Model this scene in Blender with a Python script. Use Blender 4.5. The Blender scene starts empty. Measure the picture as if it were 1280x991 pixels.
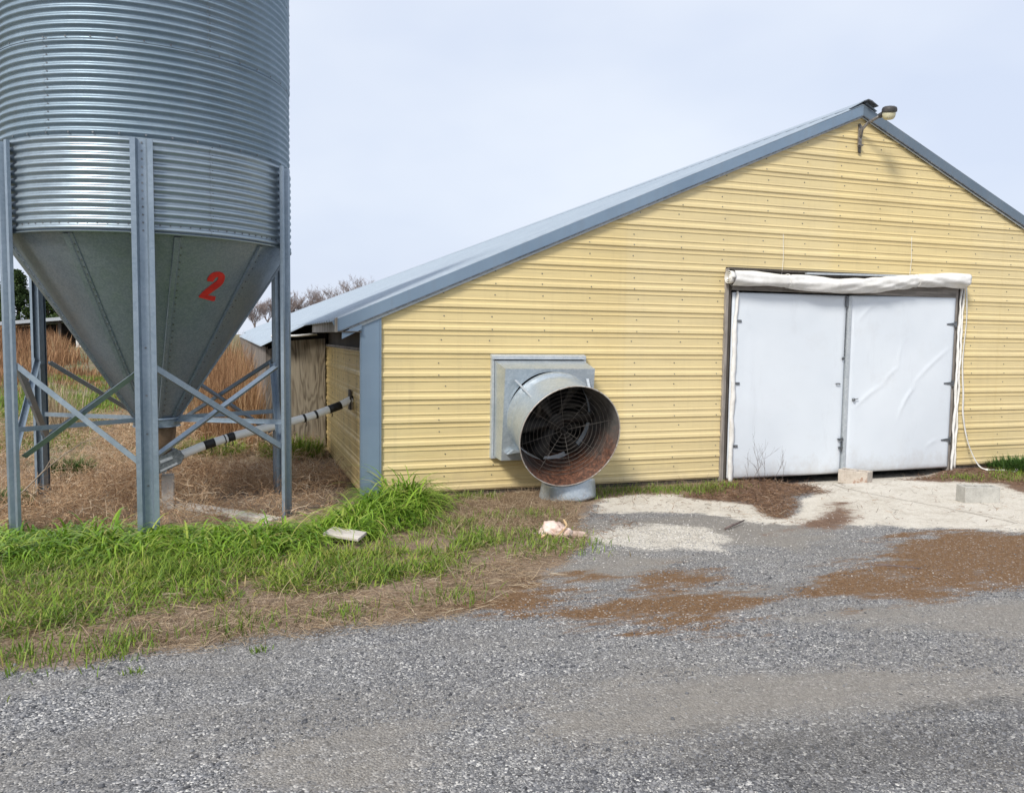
import bpy, bmesh, math, random
import numpy as np
from mathutils import Vector, Matrix
sc = bpy.context.scene
COL = sc.collection
rad = math.radians
random.seed(7)
RNG = np.random.default_rng(7)

# ---------------------------------------------------------------- camera
cam_d = bpy.data.cameras.new("camera")
cam = bpy.data.objects.new("camera", cam_d)
COL.objects.link(cam)
cam_d.sensor_width = 36.0
cam_d.lens = 36.0 * 1015.0 / 1280.0
cam_d.clip_start = 0.05
cam_d.clip_end = 3000.0
R = ((0.946202671, -0.011628417, 0.323365559),
     (-0.323334342, -0.072480642, 0.943504881),
     (0.012466275, -0.997302029, -0.072341243))      # columns: image right, image down, forward
cam.matrix_world = Matrix(((R[0][0], -R[0][1], -R[0][2], -1.54202),
                           (R[1][0], -R[1][1], -R[1][2], -9.10804),
                           (R[2][0], -R[2][1], -R[2][2], 1.75),
                           (0, 0, 0, 1)))
sc.camera = cam

# ---------------------------------------------------------------- light
SUN_AZ, SUN_EL = rad(-140), rad(42)
sdir = Vector((math.cos(SUN_EL) * math.cos(SUN_AZ), math.cos(SUN_EL) * math.sin(SUN_AZ), math.sin(SUN_EL)))
sd = bpy.data.lights.new("sun", 'SUN')
sd.energy = 1.5
sd.angle = rad(13)
sd.color = (1.0, 0.95, 0.87)
sun = bpy.data.objects.new("sun", sd)
sun.rotation_euler = (-sdir).to_track_quat('-Z', 'Y').to_euler()
sun.location = (-20, -20, 30)
COL.objects.link(sun)

world = bpy.data.worlds.new("World")
sc.world = world
world.use_nodes = True
nt = world.node_tree
nt.nodes.clear()
sky = nt.nodes.new('ShaderNodeTexSky')
sky.sky_type = 'NISHITA'
sky.sun_disc = False
sky.sun_elevation = SUN_EL
sky.sun_rotation = math.atan2(sdir.x, sdir.y)
sky.dust_density = 3.0
tc = nt.nodes.new('ShaderNodeTexCoord')
mp = nt.nodes.new('ShaderNodeMapping')
mp.inputs['Scale'].default_value = (1.0, 1.0, 2.2)
nz = nt.nodes.new('ShaderNodeTexNoise')
nz.inputs['Scale'].default_value = 1.9
nz.inputs['Detail'].default_value = 4
nz.inputs['Roughness'].default_value = 0.5
rp = nt.nodes.new('ShaderNodeValToRGB')
rp.color_ramp.elements[0].position = 0.36
rp.color_ramp.elements[0].color = (4.85, 5.38, 6.5, 1)
rp.color_ramp.elements[1].position = 0.66
rp.color_ramp.elements[1].color = (5.85, 6.25, 6.95, 1)
mx = nt.nodes.new('ShaderNodeMix')
mx.data_type = 'RGBA'
mx.inputs[0].default_value = 0.9
bg = nt.nodes.new('ShaderNodeBackground')
bg.inputs['Strength'].default_value = 0.058
out = nt.nodes.new('ShaderNodeOutputWorld')
lk = nt.links.new
lk(tc.outputs['Generated'], mp.inputs[0]); lk(mp.outputs[0], nz.inputs['Vector']); lk(nz.outputs['Fac'], rp.inputs[0])
lk(sky.outputs[0], mx.inputs[6]); lk(rp.outputs[0], mx.inputs[7])
lk(mx.outputs[2], bg.inputs['Color']); lk(bg.outputs[0], out.inputs[0])

sc.view_settings.view_transform = 'Standard'
sc.view_settings.look = 'None'
sc.view_settings.exposure = 1.38
sc.view_settings.gamma = 1.0
sc.view_settings.use_curve_mapping = False

# ---------------------------------------------------------------- node helpers
class NT:
    def __init__(s, name):
        s.m = bpy.data.materials.new(name)
        s.m.use_nodes = True
        s.t = s.m.node_tree
        s.b = s.t.nodes['Principled BSDF']
        s.out = s.t.nodes['Material Output']
    def n(s, typ, **kw):
        nd = s.t.nodes.new(typ)
        for k, v in kw.items():
            setattr(nd, k, v)
        return nd
    def l(s, a, b): s.t.links.new(a, b)
    def put(s, sock, v):
        if hasattr(v, 'is_output'): s.l(v, sock)
        else: sock.default_value = v
    def coord(s, kind='Object', scale=(1, 1, 1)):
        t = s.n('ShaderNodeTexCoord'); m = s.n('ShaderNodeMapping')
        m.inputs['Scale'].default_value = scale
        s.l(t.outputs[kind], m.inputs[0])
        return m.outputs[0]
    def noise(s, scale, detail=3, rough=0.55, vec=None, dist=0.0):
        n = s.n('ShaderNodeTexNoise')
        n.inputs['Scale'].default_value = scale; n.inputs['Detail'].default_value = detail
        n.inputs['Roughness'].default_value = rough; n.inputs['Distortion'].default_value = dist
        if vec is not None: s.l(vec, n.inputs['Vector'])
        return n.outputs['Fac']
    def vor(s, scale, vec=None, feature='F1', rnd=1.0):
        n = s.n('ShaderNodeTexVoronoi', feature=feature)
        n.inputs['Scale'].default_value = scale; n.inputs['Randomness'].default_value = rnd
        if vec is not None: s.l(vec, n.inputs['Vector'])
        return n
    def ramp(s, fac, stops, interp='LINEAR'):
        r = s.n('ShaderNodeValToRGB'); cr = r.color_ramp; cr.interpolation = interp
        while len(cr.elements) < len(stops): cr.elements.new(0.5)
        for e, (p, c) in zip(cr.elements, stops):
            e.position = p
            e.color = (c, c, c, 1) if isinstance(c, (int, float)) else (*c, 1)
        s.put(r.inputs[0], fac)
        return r.outputs[0]
    def mix(s, fac, a, b, blend='MIX'):
        m = s.n('ShaderNodeMix', data_type='RGBA', blend_type=blend)
        s.put(m.inputs[0], fac)
        for sock, v in ((m.inputs[6], a), (m.inputs[7], b)):
            if isinstance(v, tuple): v = (*v, 1) if len(v) == 3 else v
            s.put(sock, v)
        return m.outputs[2]
    def math(s, op, a, b=0.0, clamp=False):
        m = s.n('ShaderNodeMath', operation=op); m.use_clamp = clamp
        s.put(m.inputs[0], a); s.put(m.inputs[1], b)
        return m.outputs[0]
    def attr(s, name):
        a = s.n('ShaderNodeAttribute'); a.attribute_name = name
        return a.outputs['Fac']
    def bump(s, height, strength=0.3, dist=0.01):
        b = s.n('ShaderNodeBump'); b.inputs['Strength'].default_value = strength; b.inputs['Distance'].default_value = dist
        s.put(b.inputs['Height'], height)
        s.l(b.outputs[0], s.b.inputs['Normal'])
        return b
    def set(s, color=None, rough=None, metal=None, spec=None):
        for k, v in (('Base Color', color), ('Roughness', rough), ('Metallic', metal), ('Specular IOR Level', spec)):
            if v is None: continue
            if isinstance(v, tuple) and len(v) == 3: v = (*v, 1)
            s.put(s.b.inputs[k], v)
        return s.m

def mat_metal(name, c1, c2, rough=0.42, metal=0.75, spangle=45, streak=0.0, bump=0.12, mixs=0.35):
    k = NT(name)
    v = k.coord('Object')
    vo = k.vor(spangle, v)
    big = k.noise(1.7, 4, 0.6, v)
    sep = k.n('ShaderNodeSeparateColor'); k.l(vo.outputs['Color'], sep.inputs[0])
    f = k.math('ADD', k.math('MULTIPLY', sep.outputs[0], mixs), k.math('MULTIPLY', big, 1 - mixs))
    col = k.ramp(f, [(0.3, c1), (0.72, c2)])
    if streak:
        st = k.noise(1.0, 5, 0.65, k.coord('Object', (14, 14, 0.8)))
        col = k.mix(k.math('MULTIPLY', k.ramp(st, [(0.48, 0), (0.75, 1)]), streak), col, (0.2, 0.19, 0.18))
    r = k.ramp(k.noise(9, 4, 0.6, v), [(0.3, max(0, rough - 0.08)), (0.7, rough + 0.1)])
    if bump: k.bump(k.noise(3.0, 2, 0.5, v), bump, 0.02)
    return k.set(col, r, metal)

def mat_wood(name, c1, c2, axis=2, rough=0.85, fine=1.0):
    k = NT(name)
    s = [38 * fine] * 3; s[axis] = 2.2
    v = k.coord('Object', tuple(s))
    g = k.noise(1.0, 6, 0.65, v, 0.6)
    b = k.noise(2.5, 4, 0.6, k.coord('Object'))
    f = k.math('ADD', k.math('MULTIPLY', g, 0.7), k.math('MULTIPLY', b, 0.3))
    k.bump(g, 0.5, 0.004)
    return k.set(k.ramp(f, [(0.36, c1), (0.62, c2)]), rough, 0.0)

def mat_plain(name, c1, c2, rough=0.6, scale=6, metal=0.0, bump=0.0):
    k = NT(name)
    v = k.coord('Object')
    n = k.noise(scale, 5, 0.6, v)
    if bump: k.bump(k.noise(scale * 4, 4, 0.6, v), bump, 0.01)
    return k.set(k.ramp(n, [(0.32, c1), (0.68, c2)]), rough, metal)

def mat_strand(name, stops, rough=0.6, trans=0.25):
    k = NT(name)
    t = k.attr('tone')
    col = k.ramp(t, stops)
    k.set(col, rough, 0.0, 0.25)
    tr = k.n('ShaderNodeBsdfTranslucent'); k.l(col, tr.inputs[0])
    ms = k.n('ShaderNodeMixShader'); ms.inputs[0].default_value = trans
    k.l(k.b.outputs[0], ms.inputs[1]); k.l(tr.outputs[0], ms.inputs[2])
    k.l(ms.outputs[0], k.out.inputs[0])
    return k.m

# ---------------------------------------------------------------- materials
M = {}
M['galv'] = mat_metal('galvanised_sheet', (0.195, 0.265, 0.325), (0.265, 0.34, 0.405), 0.48, 0.5, 60, 0.12, 0, 0.12)
M['galv_band'] = mat_metal('galvanised_band', (0.285, 0.35, 0.405), (0.36, 0.43, 0.485), 0.38, 0.65, 60, 0.08, 0, 0.12)
M['galv_cone'] = mat_metal('galvanised_hopper', (0.195, 0.24, 0.285), (0.27, 0.32, 0.375), 0.42, 0.55, 80, 0, 0.05, 0.4)
M['galv_leg'] = mat_metal('galvanised_steel_leg', (0.23, 0.29, 0.35), (0.32, 0.385, 0.45), 0.42, 0.6, 40, 0, 0.05, 0.2)
M['galv_fan'] = mat_metal('galvanised_fan_housing', (0.36, 0.42, 0.47), (0.50, 0.55, 0.59), 0.36, 0.5, 45, 0.1, 0.06, 0.3)
M['bolt'] = mat_metal('bolt_steel', (0.10, 0.11, 0.12), (0.25, 0.26, 0.27), 0.4, 0.7)
M['seam_edge'] = mat_metal('seam_edge_steel', (0.2, 0.23, 0.26), (0.33, 0.37, 0.4), 0.4, 0.7)
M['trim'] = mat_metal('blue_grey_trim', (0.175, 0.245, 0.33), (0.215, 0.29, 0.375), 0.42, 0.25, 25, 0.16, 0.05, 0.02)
M['trim_dark'] = mat_metal('darker_blue_grey_trim', (0.115, 0.155, 0.20), (0.15, 0.195, 0.24), 0.45, 0.25, 25, 0.2, 0.05, 0.02)  # darker tone of the blue grey trim, used on the mirrored rake
M['rim_metal'] = mat_metal('worn_cone_rim', (0.34, 0.27, 0.22), (0.58, 0.57, 0.54), 0.5, 0.3, 25)
M['soffit'] = mat_metal('pale_soffit_strip', (0.40, 0.44, 0.47), (0.52, 0.55, 0.57), 0.5, 0.3)
M['roof'] = mat_metal('pale_roof_steel', (0.34, 0.40, 0.46), (0.42, 0.48, 0.535), 0.45, 0.5, 8, 0.12, 0.05, 0.1)
M['dark_wood'] = mat_wood('dark_old_wood', (0.03, 0.026, 0.022), (0.10, 0.085, 0.07))
M['grey_wood'] = mat_wood('weathered_grey_wood', (0.12, 0.105, 0.095), (0.34, 0.31, 0.28))
M['grey_wood_x'] = mat_wood('weathered_grey_wood_lintel', (0.10, 0.09, 0.08), (0.30, 0.275, 0.25), 0)
M['lean_wood'] = mat_wood('weathered_lean_to_board', (0.07, 0.06, 0.052), (0.24, 0.21, 0.185))
M['stained_wood'] = mat_wood('stained_pale_board', (0.16, 0.13, 0.10), (0.52, 0.49, 0.45), 2, 0.8, 0.5)
M['board'] = mat_wood('bleached_board', (0.30, 0.27, 0.24), (0.58, 0.54, 0.49), 0)
M['black'] = mat_plain('black_tape', (0.008, 0.008, 0.009), (0.02, 0.02, 0.02), 0.5)
M['pvc'] = mat_plain('white_pvc', (0.76, 0.76, 0.73), (0.85, 0.85, 0.83), 0.45, 5)
M['plastic'] = mat_plain('white_sheeting', (0.60, 0.59, 0.56), (0.78, 0.77, 0.75), 0.5, 7, 0, 0.15)
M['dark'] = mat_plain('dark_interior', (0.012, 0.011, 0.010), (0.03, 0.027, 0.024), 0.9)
M['red'] = mat_plain('red_number', (0.50, 0.012, 0.012), (0.62, 0.025, 0.022), 0.45, 12)
M['rusty'] = mat_plain('rusty_tube', (0.12, 0.075, 0.045), (0.26, 0.18, 0.12), 0.7, 7, 0.1)
M['boot'] = mat_metal('dull_boot_steel', (0.12, 0.14, 0.15), (0.26, 0.28, 0.29), 0.5, 0.6)
M['wire'] = mat_metal('dull_wire', (0.10, 0.09, 0.082), (0.20, 0.185, 0.165), 0.55, 0.2)
M['blade'] = mat_plain('dusty_fan_blade', (0.018, 0.017, 0.016), (0.05, 0.047, 0.043), 0.7, 5, 0.2)
M['bark'] = mat_plain('bare_bark', (0.15, 0.115, 0.10), (0.28, 0.22, 0.20), 0.9, 3)
M['trunk'] = mat_plain('dark_bark', (0.06, 0.045, 0.03), (0.12, 0.09, 0.06), 0.9, 4)
M['black_metal'] = mat_plain('weathered_black_lamp', (0.02, 0.02, 0.02), (0.06, 0.055, 0.05), 0.55, 20)
M['lamp_arm'] = mat_plain('tarnished_lamp_arm', (0.10, 0.09, 0.085), (0.34, 0.32, 0.30), 0.5, 14, 0.5)
M['lens'] = mat_plain('yellowed_lens', (0.50, 0.46, 0.28), (0.66, 0.63, 0.46), 0.25, 18)
M['stem'] = mat_plain('dry_stem', (0.22, 0.17, 0.12), (0.38, 0.31, 0.24), 0.9, 9)
M['twig'] = mat_plain('dark_twig', (0.07, 0.05, 0.045), (0.16, 0.12, 0.11), 0.9, 9)
M['pinkish'] = mat_plain('pale_pink_skin', (0.50, 0.34, 0.27), (0.76, 0.66, 0.60), 0.5, 9, 0, 0.4)
M['tan'] = mat_plain('tan_strip', (0.46, 0.30, 0.14), (0.62, 0.45, 0.26), 0.6, 9)

k = NT('yellow_siding')
v = k.coord('Object')
big = k.noise(0.55, 4, 0.6, v)
col = k.ramp(big, [(0.3, (0.645, 0.515, 0.255)), (0.7, (0.715, 0.58, 0.30))])
st = k.noise(1.0, 5, 0.7, k.coord('Object', (0.6, 0.6, 26)))
col = k.mix(k.math('MULTIPLY', k.ramp(st, [(0.47, 0), (0.68, 1)]), 0.38), col, (0.36, 0.29, 0.17))
st2 = k.noise(1.0, 5, 0.7, k.coord('Object', (9, 9, 0.5)))
col = k.mix(k.math('MULTIPLY', k.ramp(st2, [(0.52, 0), (0.78, 1)]), 0.22), col, (0.36, 0.30, 0.19))
sz_ = k.n('ShaderNodeSeparateXYZ'); tz_ = k.n('ShaderNodeTexCoord'); k.l(tz_.outputs['Object'], sz_.inputs[0])
mud = k.math('ADD', k.math('MULTIPLY', sz_.outputs['Z'], -1.6), k.noise(3.5, 6, 0.7, v))
col = k.mix(k.math('MULTIPLY', k.ramp(mud, [(0.30, 0), (0.62, 1)]), 0.38), col, (0.36, 0.29, 0.20))
panel = k.noise(0.33, 0, 0.5, k.coord('Object', (1, 0.01, 0.02)))
col = k.mix(k.math('MULTIPLY', k.ramp(panel, [(0.49, 0), (0.51, 1)]), 0.16), col, (0.62, 0.56, 0.40))
k.bump(k.noise(2.2, 2, 0.5, k.coord('Object', (1, 1, 3))), 0.12, 0.03)
M['siding'] = k.set(col, 0.42, 0.0, 0.4)

k = NT('yellow_siding_grimy')
v = k.coord('Object')
col = k.ramp(k.noise(0.8, 4, 0.6, v), [(0.3, (0.56, 0.42, 0.18)), (0.7, (0.70, 0.54, 0.25))])
st2 = k.noise(1.0, 6, 0.7, k.coord('Object', (6, 6, 0.6)))
col = k.mix(k.math('MULTIPLY', k.ramp(st2, [(0.45, 0), (0.70, 1)]), 0.6), col, (0.20, 0.15, 0.08))
M['siding_side'] = k.set(col, 0.45, 0.0, 0.4)

k = NT('bluish_white_door')
v = k.coord('Object')
col = k.ramp(k.noise(0.9, 3, 0.5, v), [(0.3, (0.61, 0.66, 0.715)), (0.7, (0.67, 0.715, 0.765))])
dr = k.noise(2.0, 6, 0.7, v)
col = k.mix(k.math('MULTIPLY', k.ramp(dr, [(0.55, 0), (0.8, 1)]), 0.18), col, (0.42, 0.40, 0.38))
sz_ = k.n('ShaderNodeSeparateXYZ'); tz_ = k.n('ShaderNodeTexCoord'); k.l(tz_.outputs['Object'], sz_.inputs[0])
mud = k.math('ADD', k.math('MULTIPLY', sz_.outputs['Z'], -1.1), k.noise(4.5, 6, 0.75, v))
col = k.mix(k.math('MULTIPLY', k.ramp(mud, [(0.28, 0), (0.64, 1)]), 0.40), col, (0.38, 0.34, 0.29))
scf = k.noise(1.0, 6, 0.75, k.coord('Object', (3, 3, 0.6)))
col = k.mix(k.math('MULTIPLY', k.ramp(scf, [(0.56, 0), (0.70, 1)]), 0.16), col, (0.36, 0.37, 0.40))
M['door'] = k.set(col, 0.38, 0.0, 0.4)

k = NT('plywood_weathered')
ng = k.noise(1.0, 3, 0.5, k.coord('Object', (2.6, 2.6, 0.55)), 0.8)
f1 = k.math('SINE', k.math('MULTIPLY', ng, 62.0))
f1 = k.math('ADD', k.math('MULTIPLY', f1, 0.5), 0.5)
f = k.math('ADD', k.math('MULTIPLY', f1, 0.30), k.math('MULTIPLY', k.noise(1, 6, 0.7, k.coord('Object', (46, 46, 1.6))), 0.70))
k.bump(f, 0.5, 0.006)
M['plywood'] = k.set(k.ramp(f, [(0.22, (0.07, 0.055, 0.04)), (0.45, (0.24, 0.205, 0.155)), (0.8, (0.36, 0.32, 0.25))]), 0.85)

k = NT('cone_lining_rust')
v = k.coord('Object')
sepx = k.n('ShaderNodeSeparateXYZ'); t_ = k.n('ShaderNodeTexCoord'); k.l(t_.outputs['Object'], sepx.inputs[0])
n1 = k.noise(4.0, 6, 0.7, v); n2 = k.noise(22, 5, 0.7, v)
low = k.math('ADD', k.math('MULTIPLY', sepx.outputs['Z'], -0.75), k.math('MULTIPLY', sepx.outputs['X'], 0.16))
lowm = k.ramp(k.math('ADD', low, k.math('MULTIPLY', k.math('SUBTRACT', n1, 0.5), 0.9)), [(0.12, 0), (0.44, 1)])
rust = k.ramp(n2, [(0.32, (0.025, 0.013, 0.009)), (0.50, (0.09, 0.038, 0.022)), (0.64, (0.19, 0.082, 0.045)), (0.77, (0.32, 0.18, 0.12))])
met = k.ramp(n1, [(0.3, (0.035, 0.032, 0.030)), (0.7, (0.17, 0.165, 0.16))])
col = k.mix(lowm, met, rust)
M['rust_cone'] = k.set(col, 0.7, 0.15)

def mat_concrete(name, c1, c2):
    k = NT(name); v = k.coord('Object')
    f = k.math('ADD', k.math('MULTIPLY', k.noise(6, 5, 0.65, v), 0.6), k.math('MULTIPLY', k.noise(60, 3, 0.6, v), 0.4))
    col = k.ramp(f, [(0.34, c1), (0.64, c2)])
    k.bump(k.noise(90, 4, 0.7, v), 0.6, 0.006)
    return k, col
k, col = mat_concrete('grey_block_concrete', (0.30, 0.29, 0.265), (0.50, 0.49, 0.45))
M['block'] = k.set(col, 0.9)
k, col = mat_concrete('stained_block_concrete', (0.34, 0.29, 0.24), (0.56, 0.51, 0.45))
rs = k.ramp(k.noise(7, 5, 0.7, k.coord('Object')), [(0.54, 0), (0.64, 1)])
M['block_rust'] = k.set(k.mix(k.math('MULTIPLY', rs, 0.75), col, (0.24, 0.10, 0.045)), 0.9)
k, col = mat_concrete('pale_slab', (0.36, 0.33, 0.29), (0.56, 0.52, 0.47))
M['slab'] = k.set(col, 0.9)

G_TALL = mat_strand('lush_grass_blade', [(0.0, (0.05, 0.11, 0.012)), (0.4, (0.13, 0.26, 0.024)), (0.8, (0.30, 0.45, 0.055)), (0.93, (0.42, 0.45, 0.11)), (1.0, (0.50, 0.40, 0.16))], 0.30, 0.3)
G_SHORT = mat_strand('short_grass_blade', [(0.0, (0.055, 0.11, 0.016)), (0.4, (0.15, 0.245, 0.028)), (0.8, (0.29, 0.36, 0.055)), (0.9, (0.36, 0.30, 0.10)), (1.0, (0.45, 0.35, 0.19))], 0.5, 0.25)
G_DARK = mat_strand('dark_weed_leaf', [(0.0, (0.025, 0.06, 0.015)), (0.6, (0.06, 0.13, 0.025)), (1.0, (0.11, 0.19, 0.04))], 0.6, 0.2)
G_STRAW = mat_strand('straw', [(0.0, (0.12, 0.075, 0.045)), (0.4, (0.27, 0.19, 0.12)), (0.8, (0.44, 0.345, 0.23)), (1.0, (0.56, 0.47, 0.34))], 0.8, 0.1)
G_WEED = mat_strand('dead_weed', [(0.0, (0.17, 0.095, 0.052)), (0.4, (0.40, 0.255, 0.15)), (0.8, (0.58, 0.42, 0.27)), (1.0, (0.72, 0.60, 0.45))], 0.85, 0.3)
G_LITTER = mat_strand('leaf_litter_bits', [(0.0, (0.07, 0.04, 0.025)), (0.4, (0.19, 0.11, 0.065)), (0.8, (0.36, 0.245, 0.16)), (1.0, (0.52, 0.42, 0.31))], 0.85, 0.1)
G_SEDGE = mat_strand('broomsedge', [(0.0, (0.15, 0.075, 0.04)), (0.5, (0.33, 0.185, 0.095)), (0.85, (0.47, 0.30, 0.16)), (1.0, (0.60, 0.45, 0.27))], 0.8, 0.2)
G_LEAF = mat_strand('evergreen_leaf', [(0.0, (0.012, 0.026, 0.010)), (0.5, (0.035, 0.065, 0.018)), (1.0, (0.09, 0.125, 0.03))], 0.7, 0.15)

# ---------------------------------------------------------------- mesh helpers
def link(o, parent=None):
    COL.objects.link(o)
    if parent is not None:
        o.parent = parent
        o.matrix_parent_inverse = Matrix.Translation(-Vector(parent.location))
    return o
def tag(o, label=None, cat=None, group=None, kind=None):
    if label: o['label'] = label
    if cat: o['category'] = cat
    if group: o['group'] = group
    if kind: o['kind'] = kind
    return o
def thing(name, loc, label, cat, group=None):
    o = bpy.data.objects.new(name, None); o.empty_display_size = 0.2
    COL.objects.link(o); o.location = loc
    return tag(o, label, cat, group)

class MB:
    def __init__(s): s.v = []; s.f = []
    def add(s, vs, fs):
        b = len(s.v); s.v += [tuple(p) for p in vs]; s.f += [tuple(i + b for i in f) for f in fs]
        return s
    def box(s, x0, x1, y0, y1, z0, z1):
        return s.add([(x0, y0, z0), (x1, y0, z0), (x1, y1, z0), (x0, y1, z0), (x0, y0, z1), (x1, y0, z1), (x1, y1, z1), (x0, y1, z1)],
                     [(0, 3, 2, 1), (4, 5, 6, 7), (0, 1, 5, 4), (1, 2, 6, 5), (2, 3, 7, 6), (3, 0, 4, 7)])
    def prism(s, poly, axis, a, b):
        n = len(poly)
        def P(p, t):
            if axis == 'y': return (p[0], t, p[1])
            if axis == 'x': return (t, p[0], p[1])
            return (p[0], p[1], t)
        return s.add([P(p, a) for p in poly] + [P(p, b) for p in poly],
                     [tuple(range(n))[::-1], tuple(range(n, 2 * n))] + [(i, (i + 1) % n, n + (i + 1) % n, n + i) for i in range(n)])
    def tube(s, pts, r, seg=8, cap=True):
        pts = [Vector(p) for p in pts]; n = len(pts)
        rs = r if isinstance(r, (list, tuple)) else [r] * n
        b = len(s.v); up = None
        for i, p in enumerate(pts):
            t = (pts[min(i + 1, n - 1)] - pts[max(i - 1, 0)]).normalized()
            if up is None:
                up = Vector((0, 0, 1)) if abs(t.z) < 0.9 else Vector((1, 0, 0))
            a = t.cross(up)
            if a.length < 1e-6: a = t.orthogonal()
            a.normalize(); c = a.cross(t).normalized(); up = c
            for j in range(seg):
                q = 2 * math.pi * j / seg
                s.v.append(tuple(p + (a * math.cos(q) + c * math.sin(q)) * rs[i]))
        for i in range(n - 1):
            for j in range(seg):
                j2 = (j + 1) % seg
                s.f.append((b + i * seg + j, b + i * seg + j2, b + (i + 1) * seg + j2, b + (i + 1) * seg + j))
        if cap:
            s.f.append(tuple(b + j for j in range(seg))[::-1]); s.f.append(tuple(b + (n - 1) * seg + j for j in range(seg)))
        return s
    def lathe(s, prof, c, seg=48, cap0=False, cap1=False, M3=None):
        b = len(s.v); n = len(prof)
        for r, z in prof:
            for j in range(seg):
                q = 2 * math.pi * j / seg
                p = Vector((r * math.cos(q), r * math.sin(q), z))
                if M3 is not None: p = M3 @ p
                s.v.append((p.x + c[0], p.y + c[1], p.z + c[2]))
        for i in range(n - 1):
            for j in range(seg):
                j2 = (j + 1) % seg
                s.f.append((b + i * seg + j, b + i * seg + j2, b + (i + 1) * seg + j2, b + (i + 1) * seg + j))
        if cap0: s.f.append(tuple(b + j for j in range(seg))[::-1])
        if cap1: s.f.append(tuple(b + (n - 1) * seg + j for j in range(seg)))
        return s
    def bar(s, p0, p1, w, h, side=None):
        p0, p1 = Vector(p0), Vector(p1); t = (p1 - p0).normalized()
        sd_ = Vector(side) if side is not None else (t.cross(Vector((0, 0, 1))) if abs(t.z) < 0.95 else Vector((1, 0, 0)))
        a = (sd_ - t * sd_.dot(t)).normalized(); c = t.cross(a).normalized()
        vs = []
        for p in (p0, p1):
            for i, j in ((-1, -1), (1, -1), (1, 1), (-1, 1)): vs.append(p + a * (w / 2 * i) + c * (h / 2 * j))
        return s.add(vs, [(0, 1, 2, 3), (7, 6, 5, 4), (0, 4, 5, 1), (1, 5, 6, 2), (2, 6, 7, 3), (3, 7, 4, 0)])
    def angle_bar(s, p0, p1, out, w=0.05, t=0.005):
        """L-section: one leg flat in the plane facing out, the other pointing back"""
        p0, p1 = Vector(p0), Vector(p1); d = (p1 - p0).normalized(); o = Vector(out); o = (o - d * o.dot(d)).normalized(); a = d.cross(o)
        s.bar(p0, p1, w, t, a)
        off = a * (w / 2 - t / 2) - o * (w / 2 + 0.001)
        s.bar(p0 + off, p1 + off, w, t, o)
        return s
    def build(s, name, mat, parent=None, smooth=False, bevel=0.0, solid=0.0, recalc=True, angle=None):
        me = bpy.data.meshes.new(name); me.from_pydata(s.v, [], s.f); me.update()
        if recalc:
            bm = bmesh.new(); bm.from_mesh(me); bmesh.ops.recalc_face_normals(bm, faces=bm.faces); bm.to_mesh(me); bm.free()
        o = bpy.data.objects.new(name, me); me.materials.append(mat); link(o, parent)
        if smooth:
            me.polygons.foreach_set('use_smooth', [True] * len(me.polygons))
            if angle:
                me.set_sharp_from_angle(angle=rad(angle))
        if solid:
            m_ = o.modifiers.new('solid', 'SOLIDIFY'); m_.thickness = solid; m_.offset = 0
        if bevel:
            m_ = o.modifiers.new('bevel', 'BEVEL'); m_.width = bevel; m_.segments = 2; m_.limit_method = 'ANGLE'
        return o

def np_mesh(name, V, quads, mat, tone=None, parent=None, tris=False, smooth=False):
    me = bpy.data.meshes.new(name)
    nv = len(V); k_ = 3 if tris else 4; nf = len(quads)
    me.vertices.add(nv); me.vertices.foreach_set('co', np.ascontiguousarray(V, np.float32).ravel())
    me.loops.add(nf * k_); me.polygons.add(nf)
    me.loops.foreach_set('vertex_index', np.ascontiguousarray(quads, np.int32).ravel())
    me.polygons.foreach_set('loop_start', np.arange(0, nf * k_, k_, dtype=np.int32))
    if smooth: me.polygons.foreach_set('use_smooth', np.ones(nf, bool))
    me.update(calc_edges=True)
    if tone is not None:
        a = me.attributes.new('tone', 'FLOAT', 'POINT'); a.data.foreach_set('value', np.ascontiguousarray(tone, np.float32))
    me.materials.append(mat)
    o = bpy.data.objects.new(name, me); link(o, parent)
    return o

def vnoise(x, y, scale, seed=0):
    x = np.asarray(x) * scale + seed * 17.3; y = np.asarray(y) * scale - seed * 9.1
    xi = np.floor(x); yi = np.floor(y); fx = x - xi; fy = y - yi
    fx = fx * fx * (3 - 2 * fx); fy = fy * fy * (3 - 2 * fy)
    def hsh(a, b):
        t = np.sin(a * 127.1 + b * 311.7 + seed * 74.7) * 43758.5453
        return t - np.floor(t)
    return (hsh(xi, yi) * (1 - fx) + hsh(xi + 1, yi) * fx) * (1 - fy) + (hsh(xi, yi + 1) * (1 - fx) + hsh(xi + 1, yi + 1) * fx) * fy
def fbm(x, y, scale, seed=0, o=3):
    t = 0; a = 0.5; tot = 0
    for i in range(o):
        t = t + a * vnoise(x, y, scale * 2 ** i, seed + i); tot += a; a *= 0.5
    return t / tot

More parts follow.
